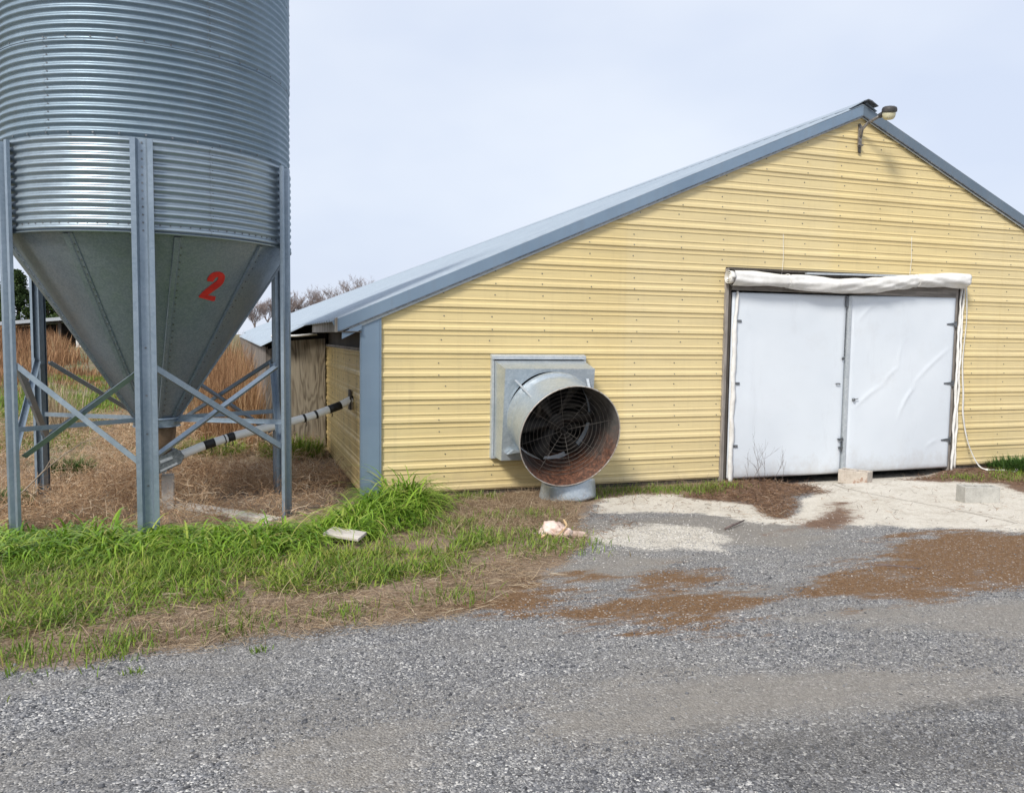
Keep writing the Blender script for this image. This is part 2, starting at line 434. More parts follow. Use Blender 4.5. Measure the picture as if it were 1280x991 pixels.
def S(t):
    t = np.clip(t, 0, 1); return t * t * (3 - 2 * t)
def ground_h(x, y):
    x = np.asarray(x, float); y = np.asarray(y, float)
    b = -0.10 * S((y + 3.4) / 2.6) + 0.10 * S((y - 0.6) / 3.2) + 0.028 * np.clip(y - 8, 0, 45)
    b = b - 0.085 * S((y + 0.65) / 0.5) * S((x - 4.9) / 0.6) * S((8.4 - x) / 0.5)
    near = np.exp(-((x + 1) / 9) ** 2 - ((y + 3) / 6) ** 2)
    return b + near * 0.03 * (fbm(x, y, 0.9, 3) - 0.5)
def sdist(px, py, poly):
    poly = np.array(poly); d = np.full(px.shape, 1e9); ins = np.zeros(px.shape, bool)
    n = len(poly)
    for i in range(n):
        a = poly[i]; b = poly[(i + 1) % n]; e = b - a
        wx = px - a[0]; wy = py - a[1]
        t = np.clip((wx * e[0] + wy * e[1]) / (e @ e + 1e-12), 0, 1)
        d = np.minimum(d, np.hypot(wx - e[0] * t, wy - e[1] * t))
        c = ((a[1] > py) != (b[1] > py)) & (px < (b[0] - a[0]) * (py - a[1]) / (b[1] - a[1] + 1e-12) + a[0])
        ins ^= c
    return np.where(ins, d, -d)

# ---------------------------------------------------------------- ground zones (metres on the ground)
Z_TALL = [(-5.2, -0.30), (-3.99, -0.62), (-3.17, -0.85), (-2.21, -1.12), (-1.31, -1.45), (-0.81, -1.45), (-0.45, -0.75), (-0.1, -0.16), (0.5, -0.12), (0.56, -0.6), (0.33, -1.22), (-0.12, -1.80), (-0.8, -2.55), (-1.52, -2.55), (-2.4, -2.27), (-3.23, -2.2), (-5.2, -1.8)]
Z_SHORT = [(-5.5, -1.0), (-3.91, -1.27), (-2.46, -1.78), (-0.89, -2.2), (0.04, -1.5), (0.75, -1.55), (0.62, -2.45), (0.36, -2.75), (-0.09, -3.35), (-0.63, -3.5), (-1.14, -3.52), (-1.76, -3.62), (-2.31, -3.78), (-2.77, -3.86), (-3.1, -3.82), (-5.5, -3.4)]
Z_SOIL = [(-9, -3.2), (-3.26, -4.29), (-2.71, -4.39), (-2.3, -4.41), (-1.53, -4.27), (-0.93, -4.26), (-0.25, -4.3), (0.28, -4.02), (0.84, -3.37), (1.32, -2.82), (1.7, -1.7), (2.32, -0.82), (3.58, -0.89), (4.32, -0.34), (4.6, 0.64), (0.12, 0.94), (0.18, 5), (-1, 9), (-9, 9)]
Z_WHITE = [[(2.06, -1.38), (2.53, -0.62), (3.05, -0.52), (3.63, -0.8), (3.95, -1.52), (3.83, -2.37), (3.95, -2.8), (3.35, -2.56), (3.1, -1.81), (2.52, -1.49)],
           [(3.67, -2.44), (4.58, -1.55), (5.28, -0.83), (5.59, -0.1), (6.22, 0.3), (8.22, 0.3), (9.5, 0.3), (12.7, 0.2), (12.0, -4.8), (6.21, -3.85), (5.44, -3.55), (4.76, -3.3), (4.28, -3.01), (3.93, -2.77)],
           [(1.37, -2.55), (1.87, -2.24), (2.3, -2.17), (2.65, -2.53), (2.54, -3.09), (2.28, -3.37), (1.86, -3.18), (1.43, -2.99)]]
Z_DIRT = [[(0.34, -4.45), (0.8, -4.3), (1.37, -4.16), (1.97, -4.34), (1.78, -4.64), (1.47, -4.87), (0.91, -4.85), (0.51, -4.68)],
          [(1.09, -4.08), (1.27, -3.87), (1.84, -3.82), (1.81, -4.03), (1.39, -4.22)],
          [(2.19, -4.5), (2.53, -4.25), (3.05, -4.25), (3.75, -3.62), (4.56, -3.36), (5.72, -3.56), (6.47, -3.95), (4.9, -5.1), (3.76, -4.80), (2.84, -4.85), (2.31, -4.75)],
          [(-0.25, -4.12), (0.28, -3.84), (0.87, -3.61), (1.06, -3.77), (0.54, -4.1), (0.12, -4.31)]]
Z_LITTER = [[(3.4, -0.85), (4.59, 0.1), (5.72, 0.0), (5.46, -0.53), (5.37, -1.08), (4.67, -1.22), (4.31, -1.81), (3.67, -2.44), (3.6, -2.19), (3.9, -1.48)],
            [(6.87, -0.4), (8.4, 0.2), (11.1, 0.2), (10.5, -1.9), (8.05, -2.67), (7.4, -2.1), (7.95, -1.09), (7.27, -0.83)],
            [(3.0, -2.95), (3.5, -2.75), (4.3, -2.2), (4.9, -1.55), (5.1, -1.7), (4.5, -2.5), (3.9, -3.0)]]
Z_DUST = [[(-0.28, -5.6), (0.37, -5.52), (1.21, -5.63), (2.02, -5.88), (3.0, -6.3), (2.6, -6.5), (1.4, -6.15), (0.56, -6.05), (-0.2, -5.95)],
          [(-1.54, -5.76), (-0.91, -5.53), (-0.63, -5.61), (-0.9, -6.15), (-1.39, -6.0)],
          [(0.5, -3.6), (1.3, -3.2), (2.0, -3.4), (1.4, -3.8), (0.8, -3.9)],
          [(1.1, -1.9), (3.1, -2.0), (3.9, -2.9), (3.0, -3.5), (1.0, -2.5)],
          [(1.6, -4.9), (3.5, -5.0), (5.0, -5.6), (4.0, -6.2), (2.4, -5.4)]]
Z_WET = [[(0.14, -6.29), (0.48, -6.12), (2.08, -6.29), (1.66, -6.77), (1.15, -6.77), (0.21, -6.53)]]

def grid_axis(lo, hi, step, far, g=1.25):
    a = list(np.arange(lo, hi + 1e-6, step)); s_ = step; p = hi; up = []
    while p < far: s_ *= g; p += s_; up.append(p)
    s_ = step; p = lo; dn = []
    while p > -far: s_ *= g; p -= s_; dn.append(p)
    return np.array(dn[::-1] + a + up)
gx = grid_axis(-5.5, 10.5, 0.05, 900); gy = grid_axis(-8.0, 2.0, 0.05, 900)
GX, GY = np.meshgrid(gx, gy); fxs, fys = GX.ravel(), GY.ravel()
fz = ground_h(fxs, fys)
nx_, ny_ = len(gx), len(gy)
ii = np.arange(nx_ * ny_).reshape(ny_, nx_)
quads = np.stack([ii[:-1, :-1].ravel(), ii[:-1, 1:].ravel(), ii[1:, 1:].ravel(), ii[1:, :-1].ravel()], 1)

k = NT('ground_surface')
v = k.coord('Object')
v1 = k.vor(92, v); v2 = k.vor(190, v); v0 = k.vor(30, v)
c1 = k.n('ShaderNodeSeparateColor'); k.l(v1.outputs['Color'], c1.inputs[0])
c2 = k.n('ShaderNodeSeparateColor'); k.l(v2.outputs['Color'], c2.inputs[0])
c0 = k.n('ShaderNodeSeparateColor'); k.l(v0.outputs['Color'], c0.inputs[0])
tone1 = k.ramp(c1.outputs[0], [(0.0, (0.03, 0.031, 0.034)), (0.28, (0.105, 0.108, 0.117)), (0.60, (0.205, 0.207, 0.217)), (0.84, (0.36, 0.355, 0.35)), (0.97, (0.68, 0.66, 0.62))])
tone2 = k.ramp(c2.outputs[0], [(0.0, (0.035, 0.036, 0.038)), (0.5, (0.165, 0.166, 0.172)), (0.85, (0.32, 0.315, 0.31)), (0.97, (0.62, 0.60, 0.56))])
grav = k.mix(k.ramp(c0.outputs[1], [(0.35, 0), (0.6, 1)]), tone1, tone2)
lg = k.noise(0.7, 4, 0.6, v); lg2 = k.noise(2.6, 5, 0.65, v)
grav = k.mix(k.math('MULTIPLY', k.ramp(lg, [(0.42, 0), (0.66, 1)]), 0.35), grav, (0.21, 0.195, 0.175))
grav = k.mix(k.math('MULTIPLY', k.ramp(lg2, [(0.52, 0), (0.74, 1)]), 0.40), grav, (0.075, 0.077, 0.085))
def streak(scale, ang=-0.33, sx=0.28):
    t = k.n('ShaderNodeTexCoord'); m = k.n('ShaderNodeMapping'); m.inputs['Rotation'].default_value = (0, 0, -ang); m.inputs['Scale'].default_value = (scale * sx, scale, scale)
    k.l(t.outputs['Object'], m.inputs[0])
    return k.noise(1.0, 6, 0.7, m.outputs[0])
n_s = streak(4.5); n_s2 = streak(1.6)
grav = k.mix(k.math('MULTIPLY', k.ramp(n_s2, [(0.46, 0), (0.62, 1)]), 0.45), grav, (0.20, 0.185, 0.165))
n_a = k.noise(3.2, 5, 0.65, v); n_b = k.noise(26, 4, 0.7, v); n_c = k.noise(95, 2, 0.6, v)
edge = k.math('ADD', k.math('ADD', k.math('MULTIPLY', k.math('SUBTRACT', n_a, 0.5), 0.55), k.math('MULTIPLY', k.math('SUBTRACT', n_b, 0.5), 0.30)), k.math('MULTIPLY', k.math('SUBTRACT', n_c, 0.5), 0.30))
def mask(name, amp=1.0, soft=0.06, shift=0.0, streaky=0.0):
    a = k.math('ADD', k.math('ADD', k.attr(name), shift), k.math('MULTIPLY', edge, amp))
    if streaky: a = k.math('ADD', a, k.math('MULTIPLY', k.math('SUBTRACT', n_s, 0.5), streaky))
    mr = k.n('ShaderNodeMapRange'); mr.interpolation_type = 'SMOOTHSTEP'
    k.l(a, mr.inputs[0]); mr.inputs[1].default_value = -soft; mr.inputs[2].default_value = soft
    return mr.outputs[0]
dustc = k.mix(0.6, grav, k.ramp(n_b, [(0.3, (0.19, 0.17, 0.145)), (0.7, (0.29, 0.265, 0.23))]))
col = k.mix(mask('a_dust', 1.0, 0.22, 0.0, 1.2), grav, dustc)
wet = k.mix(0.42, grav, (0.06, 0.055, 0.05))
col = k.mix(mask('a_wet', 1.0, 0.14, 0.0, 1.2), col, wet)
soil = k.ramp(k.math('ADD', k.math('MULTIPLY', n_b, 0.6), k.math('MULTIPLY', n_c, 0.4)), [(0.34, (0.10, 0.068, 0.047)), (0.5, (0.235, 0.17, 0.118)), (0.66, (0.39, 0.305, 0.225))])
greenf = k.ramp(n_a, [(0.42, 0), (0.6, 1)])
field = k.mix(greenf, soil, k.ramp(n_b, [(0.3, (0.055, 0.09, 0.022)), (0.7, (0.12, 0.165, 0.045))]))
col = k.mix(mask('a_soil', 0.7, 0.07), col, soil)
col = k.mix(mask('a_field', 1.0, 0.4), col, field)
dk = k.ramp(c2.outputs[1], [(0.80, 0), (0.86, 1)])
white = k.ramp(k.math('ADD', k.math('MULTIPLY', n_a, 0.45), k.math('MULTIPLY', n_b, 0.55)), [(0.32, (0.40, 0.355, 0.29)), (0.5, (0.60, 0.56, 0.49)), (0.7, (0.70, 0.665, 0.60))])
white = k.mix(k.math('MULTIPLY', dk, 0.35), white, (0.20, 0.18, 0.15))
wm = mask('a_white', 0.9, 0.04)
sp_m = k.math('MULTIPLY', mask('a_spill', 1.1, 0.08), k.ramp(k.math('ADD', k.math('MULTIPLY', n_c, 0.5), k.math('MULTIPLY', c1.outputs[2], 0.5)), [(0.30, 0), (0.42, 1)]))
col = k.mix(wm, col, white)
col = k.mix(sp_m, col, white)
dirt = k.ramp(k.math('ADD', k.math('MULTIPLY', n_c, 0.6), k.math('MULTIPLY', n_b, 0.4)), [(0.32, (0.065, 0.036, 0.019)), (0.52, (0.165, 0.094, 0.046)), (0.68, (0.26, 0.165, 0.095))])
stn = k.ramp(c1.outputs[0], [(0.90, 1), (0.96, 0.35)])
col = k.mix(k.math('MULTIPLY', mask('a_dirt', 0.9, 0.16, 0.0, 1.9), stn), col, dirt)
lit = k.ramp(k.math('ADD', k.math('MULTIPLY', n_c, 0.55), k.math('MULTIPLY', n_b, 0.45)), [(0.34, (0.06, 0.036, 0.025)), (0.52, (0.17, 0.105, 0.072)), (0.70, (0.33, 0.235, 0.17))])
col = k.mix(mask('a_litter', 1.15, 0.07, -0.05), col, lit)
hgt = k.math('ADD', k.math('MULTIPLY', v1.outputs['Distance'], -1.0), k.math('MULTIPLY', n_b, 0.5))
k.bump(hgt, 0.6, 0.012)
M['ground'] = k.set(col, 0.9, 0.0, 0.25)

def zone(polys, jit=0.0):
    d = np.full(fxs.shape, -9.0)
    near = (np.abs(fxs) < 16) & (np.abs(fys) < 14)
    for p in polys:
        d[near] = np.maximum(d[near], sdist(fxs[near], fys[near], p))
    return np.clip(d, -2, 0.6)
ground = np_mesh('ground', np.stack([fxs, fys, fz], 1), quads, M['ground'], smooth=True)
tag(ground, kind='structure')
def setattr_(name, val):
    a = ground.data.attributes.new(name, 'FLOAT', 'POINT'); a.data.foreach_set('value', np.ascontiguousarray(val, np.float32))
setattr_('a_soil', zone([Z_SOIL])); setattr_('a_white', zone(Z_WHITE[:2])); setattr_('a_spill', zone(Z_WHITE[2:]))
setattr_('a_dirt', zone(Z_DIRT)); setattr_('a_litter', zone(Z_LITTER)); setattr_('a_dust', zone(Z_DUST)); setattr_('a_wet', zone(Z_WET))
fld = np.maximum(np.clip(fys - 3.0, -2, 0.6), np.clip(-fxs - 7.0, -2, 0.6)); fld[fys < -2.0] = -2
setattr_('a_field', fld)

# ---------------------------------------------------------------- barn
barn = thing('poultry_barn', (6.5, 0, 0), 'long gabled barn clad in yellow ribbed metal with blue grey trim and white double doors', 'barn')
ZB, SL, WID = -0.05, 0.433, 13.0
PITCH = 0.2655
LEN = 108.0
def prof_rows(z0, z1):
    shape = [(0.0, 0.015), (0.035, 0.001), (0.175, 0.0), (0.19, 0.008), (0.225, 0.008), (0.235, 0.0), (0.60, 0.0), (0.625, 0.006), (0.665, 0.007), (0.68, 0.0), (0.80, 0.0), (0.87, 0.0125), (0.9999, 0.0155)]
    rows = []
    n = int((z1 - z0) / PITCH) + 3
    for kk in range(-1, n):
        ztop = -0.03 + PITCH * (kk + 1)
        for s_, d in shape[::-1]:
            rows.append((ztop - s_ * PITCH, d))
    rows = [r for r in rows if z0 < r[0] < z1]
    def at(z):
        s_ = ((-0.03 - z) / PITCH) % 1.0
        for (a, da), (b, db) in zip(shape, shape[1:]):
            if a <= s_ <= b: return da + (db - da) * (s_ - a) / (b - a + 1e-9)
        return 0.02
    return rows, at
def siding(z0, z1, left, right, cuts, place, extra=0.0):
    """rows of ribbed sheet; place(x, d, z) -> point; cuts = [(x0,x1,z0,z1)]"""
    rows, at = prof_rows(z0, z1)
    for c in cuts:
        for zz in (c[2], c[3]):
            if z0 < zz < z1: rows.append((zz, at(zz)))
    rows += [(z0, at(z0)), (z1, at(z1))]
    rows.sort()
    mb = MB()
    for (za, da), (zb, db) in zip(rows, rows[1:]):
        if zb - za < 1e-6: continue
        zm = (za + zb) / 2
        iv = [((left(za), left(zb)), (right(za), right(zb)))]
        for c in cuts:
            if c[2] < zm < c[3]:
                new = []
                for a, b in iv:
                    if c[0] >= b[0] or c[1] <= a[0]: new.append((a, b)); continue
                    new.append((a, (c[0], c[0]))); new.append(((c[1], c[1]), b))
                iv = new
        for a, b in iv:
            if b[0] - a[0] < 0.004 and b[1] - a[1] < 0.004: continue
            mb.add([place(a[0], da + extra, za), place(b[0], da + extra, za), place(b[1], db + extra, zb), place(a[1], db + extra, zb)], [(0, 1, 2, 3)])
    return mb
gl = lambda z: max(0.0, (z - 1.955) / SL)
gr = lambda z: min(WID, WID - (z - 1.955) / SL)
CUTS = [(4.47, 8.46, -1, 2.69), (1.34, 2.47, 0.36, 1.51)]
front = lambda x, d, z: (x, -0.004 - d, z)
siding(ZB, 4.765, gl, gr, CUTS, front).build('front_wall', M['siding'], barn, recalc=False)
sideL = lambda y, d, z: (-0.19 - d, y, z)
siding(ZB, 1.58, lambda z: 0.0, lambda z: LEN, [], sideL).build('side_wall', M['siding_side'], barn, recalc=False)
sideR = lambda y, d, z: (WID + 0.19 + d, y, z)
siding(ZB, 1.9, lambda z: 0.0, lambda z: LEN, [], sideR).build('side_wall', M['siding_side'], barn, recalc=False)
MB().prism([(0, -0.1), (WID, -0.1), (WID, 1.95), (6.5, 4.76), (0, 1.95)], 'y', LEN - 0.05, LEN).build('rear_wall', M['siding_side'], barn)
# lap seams of the sheets
for xs in (3.03, 5.72, 6.92, 9.2):
    w_ = 0.011
    cu = [c for c in CUTS if c[0] < xs < c[1]]
    siding(max(ZB, cu[0][3] if cu else ZB), 1.955 + SL * min(xs, WID - xs) - 0.03, lambda z: xs, lambda z: xs + w_, [], front, 0.0022).build('lap_seam', M['siding'], barn, recalc=False)
# foundation board
MB().box(0.0, 4.44, 0.012, 0.05, -0.30, -0.02).build('foundation_board', M['dark_wood'], barn)
MB().box(8.50, WID, 0.012, 0.05, -0.30, -0.02).build('foundation_board', M['dark_wood'], barn)
MB().box(-0.17, -0.13, 0.0, LEN, -0.30, 0.02).build('foundation_board', M['dark_wood'], barn)
# screws
mb = MB()
def screw(mb, x, y, z, n, r=0.0075):
    n = Vector(n).normalized(); a = n.orthogonal().normalized(); b = n.cross(a); p = Vector((x, y, z))
    vs = [p + (a * math.cos(q) + b * math.sin(q)) * r for q in [i * math.pi / 3 for i in range(6)]]
    vs += [w + n * 0.005 for w in vs]
    mb.add(vs, [tuple(range(6, 12))] + [(i, (i + 1) % 6, 6 + (i + 1) % 6, 6 + i) for i in range(6)])
kk = 0
for row in range(0, 19):
    ztop = -0.03 + PITCH * row
    for j in range(22):
        x = 0.72 + 0.615 * j + random.uniform(-0.05, 0.05)
        for s_, dd in ((0.42, 0.0), (0.93, 0.0133)):
            if s_ > 0.9 and row % 2: continue
            z = ztop - s_ * PITCH + random.uniform(-0.008, 0.008)
            if z < ZB + 0.03 or x < gl(z) + 0.05 or x > gr(z) - 0.05: continue
            if any(c[0] - 0.05 < x < c[1] + 0.05 and c[2] - 0.05 < z < c[3] + 0.05 for c in CUTS): continue
            screw(mb, x, -0.004 - dd, z, (0, -1, 0))
for row in range(0, 7):
    ztop = -0.03 + PITCH * row
    for j in range(6):
        z = ztop - 0.42 * PITCH
        if z > ZB: screw(mb, -0.19, 0.4 + 0.62 * j, z, (-1, 0, 0))
tag(mb.build('screw_head', M['bolt'], barn), kind='stuff')

# corner trim
MB().prism([(-0.2, -0.06), (0.0, -0.06), (0.0, 1.945), (-0.2, 1.86)], 'y', -0.036, -0.026).build('corner_trim', M['trim'], barn, bevel=0.003)
MB().prism([(-0.215, -0.06), (-0.2015, -0.06), (-0.2015, 1.855), (-0.215, 1.855)], 'y', -0.036, 0.03).build('corner_trim', M['trim'], barn)
MB().prism([(0.002, -0.03), (0.018, -0.03), (0.018, 1.95), (0.002, 1.944)], 'y', -0.036, -0.0265).build('corner_trim', M['trim'], barn)
MB().prism([(13.0, -0.06), (13.2, -0.06), (13.2, 1.86), (13.0, 1.945)], 'y', -0.036, -0.026).build('corner_trim', M['trim'], barn)
# rake fascia (both sides) and pale strip below it
fz0 = lambda x: 1.992 + 0.43 * x
def rake(mirror):
    m_ = (lambda x: WID - x) if mirror else (lambda x: x)
    pl = [(-0.47, fz0(-0.47)), (6.4995, fz0(6.4995)), (6.4995, fz0(6.4995) + 0.130), (-0.53, fz0(-0.53) + 0.138)]
    o = MB().prism([(m_(x), z) for x, z in pl], 'y', -0.066, -0.052).build('rake_fascia', M['trim_dark' if mirror else 'trim'], barn, bevel=0.002)
    lip = [(-0.46, fz0(-0.46) - 0.014), (6.4985, fz0(6.4985) - 0.014), (6.4985, fz0(6.4985) - 0.001), (-0.46, fz0(-0.46) - 0.001)]
    MB().prism([(m_(x), z) for x, z in lip], 'y', -0.070, -0.038).build('fascia_lip', M['bolt'], barn)
    so = [(-0.34, 1.944 + SL * -0.34), (6.497, 1.944 + SL * 6.497), (6.497, fz0(6.497) - 0.017), (-0.34, fz0(-0.34) - 0.017)]
    MB().prism([(m_(x), z) for x, z in so], 'y', -0.048, -0.030).build('soffit_strip', M['soffit'], barn)
    MB().prism([(m_(x), z) for x, z in [(-0.42, fz0(-0.42) - 0.10), (-0.205, fz0(-0.205) - 0.085), (-0.205, fz0(-0.205) - 0.03), (-0.42, fz0(-0.42) - 0.03)]], 'y', -0.064, -0.040).build('soffit_strip', M['trim'], barn)
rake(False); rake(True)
# roof
rz = lambda x: 2.128 + 0.43 * x
def roof_mb(mirror, y0, y1, xa, xb, zf, pitch=0.2655):
    ys = []
    y = y0
    while y < y1:
        for f_, h_ in ((0.0, 0.0), (0.10, 0.022), (0.22, 0.022), (0.32, 0.0), (0.62, 0.0), (0.66, 0.006), (0.70, 0.0)):
            if y + f_ * pitch < y1: ys.append((y + f_ * pitch, h_))
        y += pitch
    mb = MB(); n = len(ys)
    for x in (xa, xb):
        for yy, h_ in ys: mb.v.append(((WID - x) if mirror else x, yy, zf(x) + h_))
    mb.f = [(i, i + 1, n + i + 1, n + i) for i in range(n - 1)]
    return mb
roof = roof_mb(False, -0.062, LEN + 0.2, -0.55, 6.50, rz).build('roof', M['roof'], barn, solid=0.008)
roof_mb(True, -0.062, LEN + 0.2, -0.55, 6.498, rz).build('roof', M['roof'], barn, solid=0.008)
cap = MB().prism([(6.28, rz(6.28) + 0.026), (6.5, rz(6.5) + 0.045), (6.72, rz(6.28) + 0.026), (6.72, rz(6.28) + 0.034), (6.5, rz(6.5) + 0.056), (6.28, rz(6.28) + 0.034)], 'y', -0.075, LEN)
cap.build('ridge_cap', M['roof'], roof)
MB().prism([(6.49, 4.975), (6.55, 4.962), (6.66, 4.902), (6.66, 4.893), (6.55, 4.945), (6.49, 4.962)], 'y', -0.16, -0.02).build('cap_flap', M['bolt'], roof)
# soffit underside + eave board + rafters ends
MB().prism([(-0.50, 1.785), (-0.47, 1.785), (-0.47, 1.945), (-0.50, 1.935)], 'y', -0.085, 2.6).build('eave_board', M['stained_wood'], barn)
MB().box(-0.469, -0.21, -0.08, 2.6, 1.785, 1.797).build('soffit_board', M['dark_wood'], barn)
MB().box(-0.16, -0.12, 0.03, LEN - 0.1, 1.58, 2.02).build('wall_plate', M['dark_wood'], barn)
MB().box(-0.215, -0.17, 0.03, 3.6, 1.585, 1.615).build('batten', M['grey_wood'], barn)
for yy in (0.25, 1.45, 2.65):
    MB().prism([(-0.42, 1.80), (0.0, 1.80), (0.0, 2.13), (-0.42, 1.95)], 'y', yy, yy + 0.04).build('rafter', M['dark_wood'], barn)
# lean-to behind the bin
lz = lambda x: 1.925 + 0.50 * (x + 0.46)
roof_mb(False, 3.45, 60.0, -1.17, -0.40, lz).build('lean_to_roof', M['roof'], barn, solid=0.008)
mb = MB()
for i, (xa, xb) in enumerate(((-1.06, -0.955), (-0.945, -0.85), (-0.838, -0.735))):
    mb.prism([(xa, -0.1), (xb, -0.1), (xb, lz(xb) - 0.12), (xa, lz(xa) - 0.1)], 'y', 3.69 + 0.006 * (i % 2), 3.71)
mb.build('board_wall', M['lean_wood'], barn)
MB().prism([(-0.73, -0.1), (-0.213, -0.1), (-0.213, 1.70), (-0.73, 1.66)], 'y', 3.66, 3.68).build('plywood_panel', M['plywood'], barn)
MB().prism([(-0.735, 1.58), (-0.2, 1.71), (-0.2, 1.83), (-0.735, 1.70)], 'y', 3.72, 3.76).build('lean_to_beam', M['dark'], barn)
MB().prism([(-1.09, -0.1), (-1.06, -0.1), (-1.06, lz(-1.06) - 0.06), (-1.09, lz(-1.06) - 0.07)], 'y', 3.70, 60).build('board_wall', M['lean_wood'], barn)
MB().tube([(-0.36, 3.40, 1.765), (-0.66, 3.42, 1.735), (-1.02, 3.44, 1.725)], 0.018, 10).build('eave_pipe', M['pvc'], barn, True)

# doorway
MB().box(4.455, 4.50, -0.045, 0.05, -0.12, 2.67).build('door_jamb', M['grey_wood'], barn, bevel=0.003)
MB().box(4.503, 4.545, -0.03, 0.06, -0.12, 2.60).build('door_jamb', M['dark_wood'], barn)
MB().box(8.305, 8.355, -0.035, 0.05, -0.12, 2.60).build('door_jamb', M['grey_wood'], barn, bevel=0.003)
MB().box(8.425, 8.455, -0.042, 0.05, -0.12, 2.66).build('door_jamb', M['grey_wood'], barn)
MB().box(4.546, 8.304, -0.05, 0.05, 2.395, 2.56).build('door_lintel', M['grey_wood_x'], barn, bevel=0.004)
MB().box(4.50, 8.42, -0.02, 0.05, 2.565, 2.69).build('door_lintel', M['dark_wood'], barn)
MB().prism([(5.68, 2.635), (8.10, 2.675), (8.10, 2.70), (5.68, 2.66)], 'y', -0.075, -0.03).build('door_track', M['soffit'], barn)
MB().prism([(4.50, 2.655), (5.66, 2.655), (5.66, 2.672), (4.50, 2.672)], 'y', -0.055, -0.022).build('door_track', M['dark_wood'], barn)
def seal(x0, x1, z0, z1, y, seed):
    mb = MB(); n = 40; m = 5
    for i in range(n + 1):
        z = z0 + (z1 - z0) * i / n
        w0 = 0.006 * math.sin(i * 0.7 + seed) + 0.004 * math.sin(i * 2.1 + seed)
        nar = 0.35 + 0.65 * min(1, (z1 - z) / 0.5)
        for j in range(m + 1):
            t = j / m
            mb.v.append((x0 + (x1 - x0) * (1 - (1 - t) * nar) + w0, y - 0.022 * math.sin(math.pi * t) - 0.006 * math.sin(i * 0.9 + seed * 2 + t * 3), z))
    for i in range(n):
        for j in range(m):
            a = i * (m + 1) + j; mb.f.append((a, a + 1, a + m + 2, a + m + 1))
    return mb
seal(4.555, 4.625, -0.12, 2.38, -0.07, 1).build('door_seal', M['plastic'], barn, True, solid=0.004)
seal(8.345, 8.385, -0.12, 2.58, -0.06, 4).build('door_seal', M['plastic'], barn, True, solid=0.004)
seal(8.40, 8.43, -0.08, 2.58, -0.055, 8).build('door_seal', M['plastic'], barn, True, solid=0.004)

def door(x0, x1, z0, z1a, z1b, wr, seed):
    nx, nz_ = 70, 92
    xs = np.linspace(0, 1, nx + 1); zs = np.linspace(0, 1, nz_ + 1)
    XX, ZZ = np.meshgrid(xs, zs)
    px = x0 + (x1 - x0) * XX; pz = z0 + (z1a + (z1b - z1a) * XX - z0) * ZZ
    d = 0.010 * (fbm(px, pz, 1.1, seed) - 0.5) + 0.004 * (fbm(px, pz, 4.0, seed + 3) - 0.5)
    edge_ = np.minimum(np.minimum(XX, 1 - XX) * (x1 - x0), np.minimum(ZZ, 1 - ZZ) * 2.4)
    d = d * S(edge_ / 0.15) + 0.012 * S(edge_ / 0.05)
    for (ax, az, bx, bz, amp, w) in wr:
        ex, ez = bx - ax, bz - az
        t = np.clip(((px - ax) * ex + (pz - az) * ez) / (ex * ex + ez * ez), 0, 1)
        bend = 0.03 * np.sin(t * 3.1)
        dist = ((px - ax) * ez - (pz - az) * ex) / math.hypot(ex, ez) + bend
        off = np.hypot(px - ax - ex * t, pz - az - ez * t)
        fall = np.exp(-np.maximum(off - np.abs(dist), 0) ** 2 / 0.01) * np.sin(np.pi * np.clip(t * 0.9 + 0.05, 0, 1))
        d += 0.75 * amp * np.exp(-(dist / w) ** 2) * fall
    V = np.stack([px.ravel(), -0.045 - d.ravel(), pz.ravel()], 1)
    ids = np.arange((nx + 1) * (nz_ + 1)).reshape(nz_ + 1, nx + 1)
    q = np.stack([ids[:-1, :-1].ravel(), ids[:-1, 1:].ravel(), ids[1:, 1:].ravel(), ids[1:, :-1].ravel()], 1)
    o = np_mesh('door', V, q, M['door'], parent=barn, smooth=True)
    m_ = o.modifiers.new('solid', 'SOLIDIFY'); m_.thickness = 0.05; m_.offset = -1
    return o
dl = door(4.56, 6.372, -0.065, 2.368, 2.376, [(4.75, 1.05, 5.2, 0.6, 0.004, 0.03), (4.85, 1.9, 4.72, 2.2, 0.006, 0.05), (4.9, 0.3, 4.85, 1.9, 0.003, 0.06)], 11)
dr_ = door(6.442, 8.300, -0.062, 2.38, 2.402,
          [(6.55, 2.01, 6.97, 2.37, 0.010, 0.022), (7.05, 1.17, 7.31, 1.40, 0.009, 0.02), (7.30, 1.35, 7.37, 1.78, 0.006, 0.02), (7.58, 1.16, 8.24, 1.69, 0.011, 0.022),
           (6.55, 0.82, 7.05, 1.16, 0.011, 0.022), (7.32, 0.66, 7.62, 1.16, 0.010, 0.022), (7.40, 0.85, 7.66, 1.14, 0.007, 0.015), (7.84, 0.22, 8.10, 0.36, 0.008, 0.02)], 23)
def hinge(door_, x, z, flip):
    s_ = -1 if flip else 1
    MB().prism([(x, z - 0.022), (x + s_ * 0.15, z - 0.007), (x + s_ * 0.15, z + 0.007), (x, z + 0.022)], 'y', -0.0705, -0.064).add([], []).prism(
        [(x - s_ * 0.03, z - 0.04), (x - s_ * 0.002, z - 0.04), (x - s_ * 0.002, z + 0.04), (x - s_ * 0.03, z + 0.04)], 'y', -0.0725, -0.064).build('hinge', M['bolt'], door_)
for z in (2.02, 1.17, 0.35): hinge(dr_, 8.285, z, True)
for z in (2.00, 1.19, 0.37):
    MB().box(4.63, 4.69, -0.0725, -0.062, z - 0.016, z + 0.016).build('hinge', M['bolt'], dl, bevel=0.004)
MB().box(6.380, 6.430, -0.080, 0.0, -0.07, 2.372).build('door_post', M['soffit'], barn, bevel=0.004)
MB().box(6.33, 6.372, -0.085, -0.066, 2.22, 2.37).build('top_latch', M['bolt'], dl, bevel=0.003)
